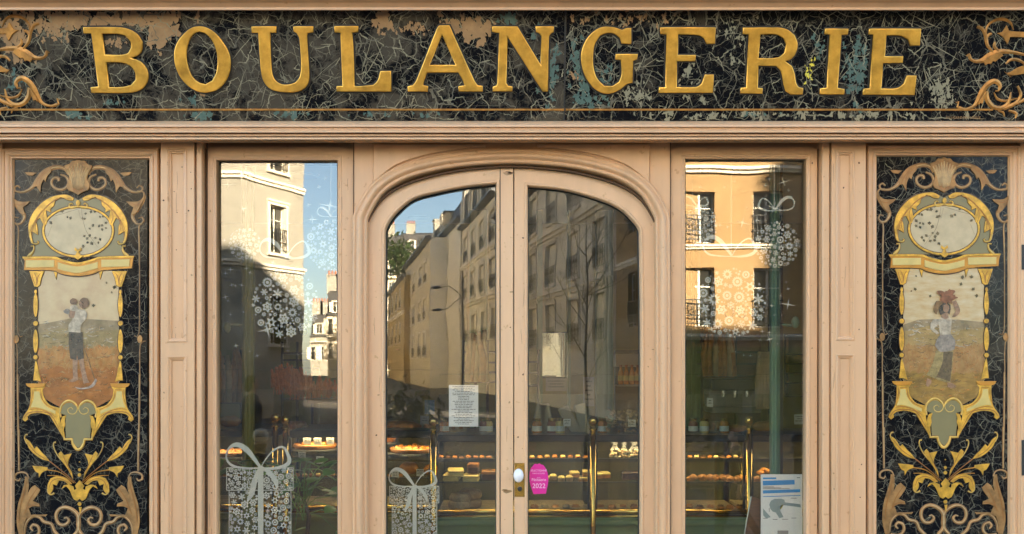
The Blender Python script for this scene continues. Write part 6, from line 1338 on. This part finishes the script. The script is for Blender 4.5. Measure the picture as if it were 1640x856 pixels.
# parked van and awning-like clutter stay out: nothing of them can be told apart in the panes
# ---- people
def skinned(name, V, E, RAD, mt, parent, root=0, sub=1):
    me = bpy.data.meshes.new(name); me.from_pydata(V, E, []); me.update()
    o = link(name, me, M[mt], parent); md = o.modifiers.new('skin', 'SKIN'); md.use_smooth_shade = True
    for i, r_ in enumerate(RAD): me.skin_vertices[0].data[i].radius = (r_, r_)
    me.skin_vertices[0].data[root].use_root = True
    s_ = o.modifiers.new('sub', 'SUBSURF'); s_.levels = sub; s_.render_levels = sub
    return o
def person(loc, hgt, rz, label, stride=.0, armup=None, coat='cloth', bob=False):
    e = empty('person', loc, (0, 0, rz), label=label, cat='person'); k = hgt/1.75; s_ = lambda *a: tuple(x*k for x in a)
    fl, fr = (stride, -stride); kb = .12*abs(stride)
    V = [s_(0, 0, .95), s_(0, 0, 1.12), s_(0, -.01, 1.32), s_(0, 0, 1.46), s_(0, -.015, 1.53), s_(0, -.02, 1.60)]
    E = [(0, 1), (1, 2), (2, 3), (3, 4), (4, 5)]; RD = [.125*k, .12*k, .14*k, .075*k, .055*k, .06*k]
    for sx, f_ in ((-1, fl), (1, fr)):
        i = len(V); V += [s_(sx*.09, 0, .9), s_(sx*.095, -f_*.45-kb, .5), s_(sx*.095, -f_+ (.1*abs(f_) if f_ < 0 else 0), .09), s_(sx*.10, -f_-.06, .035), s_(sx*.105, -f_-.17, .03)]
        E += [(0, i), (i, i+1), (i+1, i+2), (i+2, i+3), (i+3, i+4)]; RD += [.085*k, .062*k, .04*k, .04*k, .033*k]
        j = len(V); a_ = -f_*.6
        if armup and sx == armup: V += [s_(sx*.18, 0, 1.42), s_(sx*.25, -.12, 1.2), s_(sx*.14, -.30, 1.40), s_(sx*.10, -.36, 1.46)]
        else: V += [s_(sx*.18, 0, 1.42), s_(sx*.235, -a_*.2+.02, 1.14), s_(sx*.235, -a_*.5-.06, .90), s_(sx*.232, -a_*.6-.08, .83)]
        E += [(3, j), (j, j+1), (j+1, j+2), (j+2, j+3)]; RD += [.06*k, .045*k, .03*k, .026*k]
        h0 = Vector(V[j+3]); dr = (h0-Vector(V[j+2])).normalized(); sd = Vector((0, 1, 0)).cross(dr).normalized() if abs(dr.y) < .9 else Vector((1, 0, 0)); fw = dr.cross(sd)
        for q in range(4):
            b0 = len(V); u = (q-1.5)*.019*k; ln = (.075, .09, .085, .065)[q]*k
            V += [tuple(h0+dr*.05*k+fw*u), tuple(h0+dr*(.05*k+ln*.55)+fw*u*1.1+sd*-sx*.006*k), tuple(h0+dr*(.05*k+ln)+fw*u*1.1+sd*-sx*.022*k)]; E += [(j+3, b0), (b0, b0+1), (b0+1, b0+2)]; RD += [.011*k, .009*k, .007*k]
        b0 = len(V); V += [tuple(h0+dr*.01*k-fw*.03*k), tuple(h0+dr*.045*k-fw*.052*k)]; E += [(j+3, b0), (b0, b0+1)]; RD += [.012*k, .009*k]
    skinned('body', V, E, RD, 'skin', e, 0, 2)
    b = MB(); b.ball((0, -.02*k, 1.645*k), .078*k, .095*k, .115*k, 18, 14)
    for v in b.b.verts:   # jaw, brow and nose
        z_ = v.co.z/k-1.645
        if z_ < -.03: v.co.x *= 1+z_*2.6; v.co.y -= .006*k
        if v.co.y < -.08*k and abs(v.co.x) < .02*k and -.035 < z_ < .02: v.co.y -= .018*k
    b.build('head', M['skin'], e, True)
    b = MB()
    for sx in (-1, 1): b.ball((sx*.078*k, -.01*k, 1.64*k), .012*k, .022*k, .03*k, 8, 6)
    b.build('ears', M['skin'], e, True)
    b = MB()
    for sx in (-1, 1): b.ball((sx*.032*k, -.104*k, 1.655*k), .011*k, .008*k, .007*k, 8, 6)
    b.build('eyes', M['ink'], e); b = MB(); b.box(-.024*k, -.112*k, 1.582*k, .024*k, -.09*k, 1.590*k, .003*k); b.build('mouth', M['redw'], e)
    b = MB(); b.ball((0, .005*k, 1.675*k), .088*k, .10*k, .105*k, 18, 12); b.ball((0, .05*k, 1.60*k), .075*k, .06*k, (.13 if bob else .08)*k, 14, 10)
    for v in b.b.verts:
        if v.co.y < -.055*k and v.co.z < 1.72*k: v.co.y = -.05*k
    b.build('hair', M['hair'], e, True)
    # trousers and coat follow the same bones, a little fuller
    i0 = 6; V2 = [V[0], s_(0, 0, 1.04)]; E2 = [(0, 1)]; R2 = [.14*k, .135*k]
    for base in [q for q in range(len(V)) if any((0, q) == e_ for e_ in E) and q != 1]:
        i = len(V2); V2 += [V[base], V[base+1], tuple(Vector(V[base+2])+Vector((0, 0, .02*k)))]; E2 += [(0, i), (i, i+1), (i+1, i+2)]; R2 += [.098*k, .076*k, .058*k]
    skinned('trousers', V2, E2, R2, 'cloth2', e, 0, 2)
    V3 = [s_(0, 0, .86), s_(0, 0, .98), s_(0, 0, 1.14), s_(0, -.01, 1.33), s_(0, 0, 1.45), s_(0, -.01, 1.51)]; E3 = [(q, q+1) for q in range(5)]; R3 = [.165*k, .16*k, .15*k, .165*k, .10*k, .07*k]
    for base in [q for q in range(len(V)) if any((3, q) == e_ for e_ in E) and q != 4]:
        i = len(V3); V3 += [V[base], V[base+1], V[base+2]]; E3 += [(4, i), (i, i+1), (i+1, i+2)]; R3 += [.078*k, .062*k, .045*k]
    skinned('coat', V3, E3, R3, coat, e, 0, 2)
    b = MB()
    for base in [q for q in range(len(V)) if any((0, q) == e_ for e_ in E) and q != 1]:
        a = Vector(V[base+3]); c_ = Vector(V[base+4]); m_ = (a+c_)/2; b.ball((m_.x, m_.y, .045*k), .05*k, .14*k, .048*k, 12, 8)
    b.build('shoes', M['black'], e, True)
    return e
Z = 10.1; c = RP(1180, Z); person((c.x, c.y, -.3), 1.24, math.radians(-80), 'child in a dark coat walking past, reflected in the right window', .30, None, 'cloth', True)
Z = 13.6; c = RP(403, Z); person((c.x, c.y, -.3), 1.76, math.radians(60), 'adult in dark clothes standing, reflected in the left window', .04, None, 'cloth2')
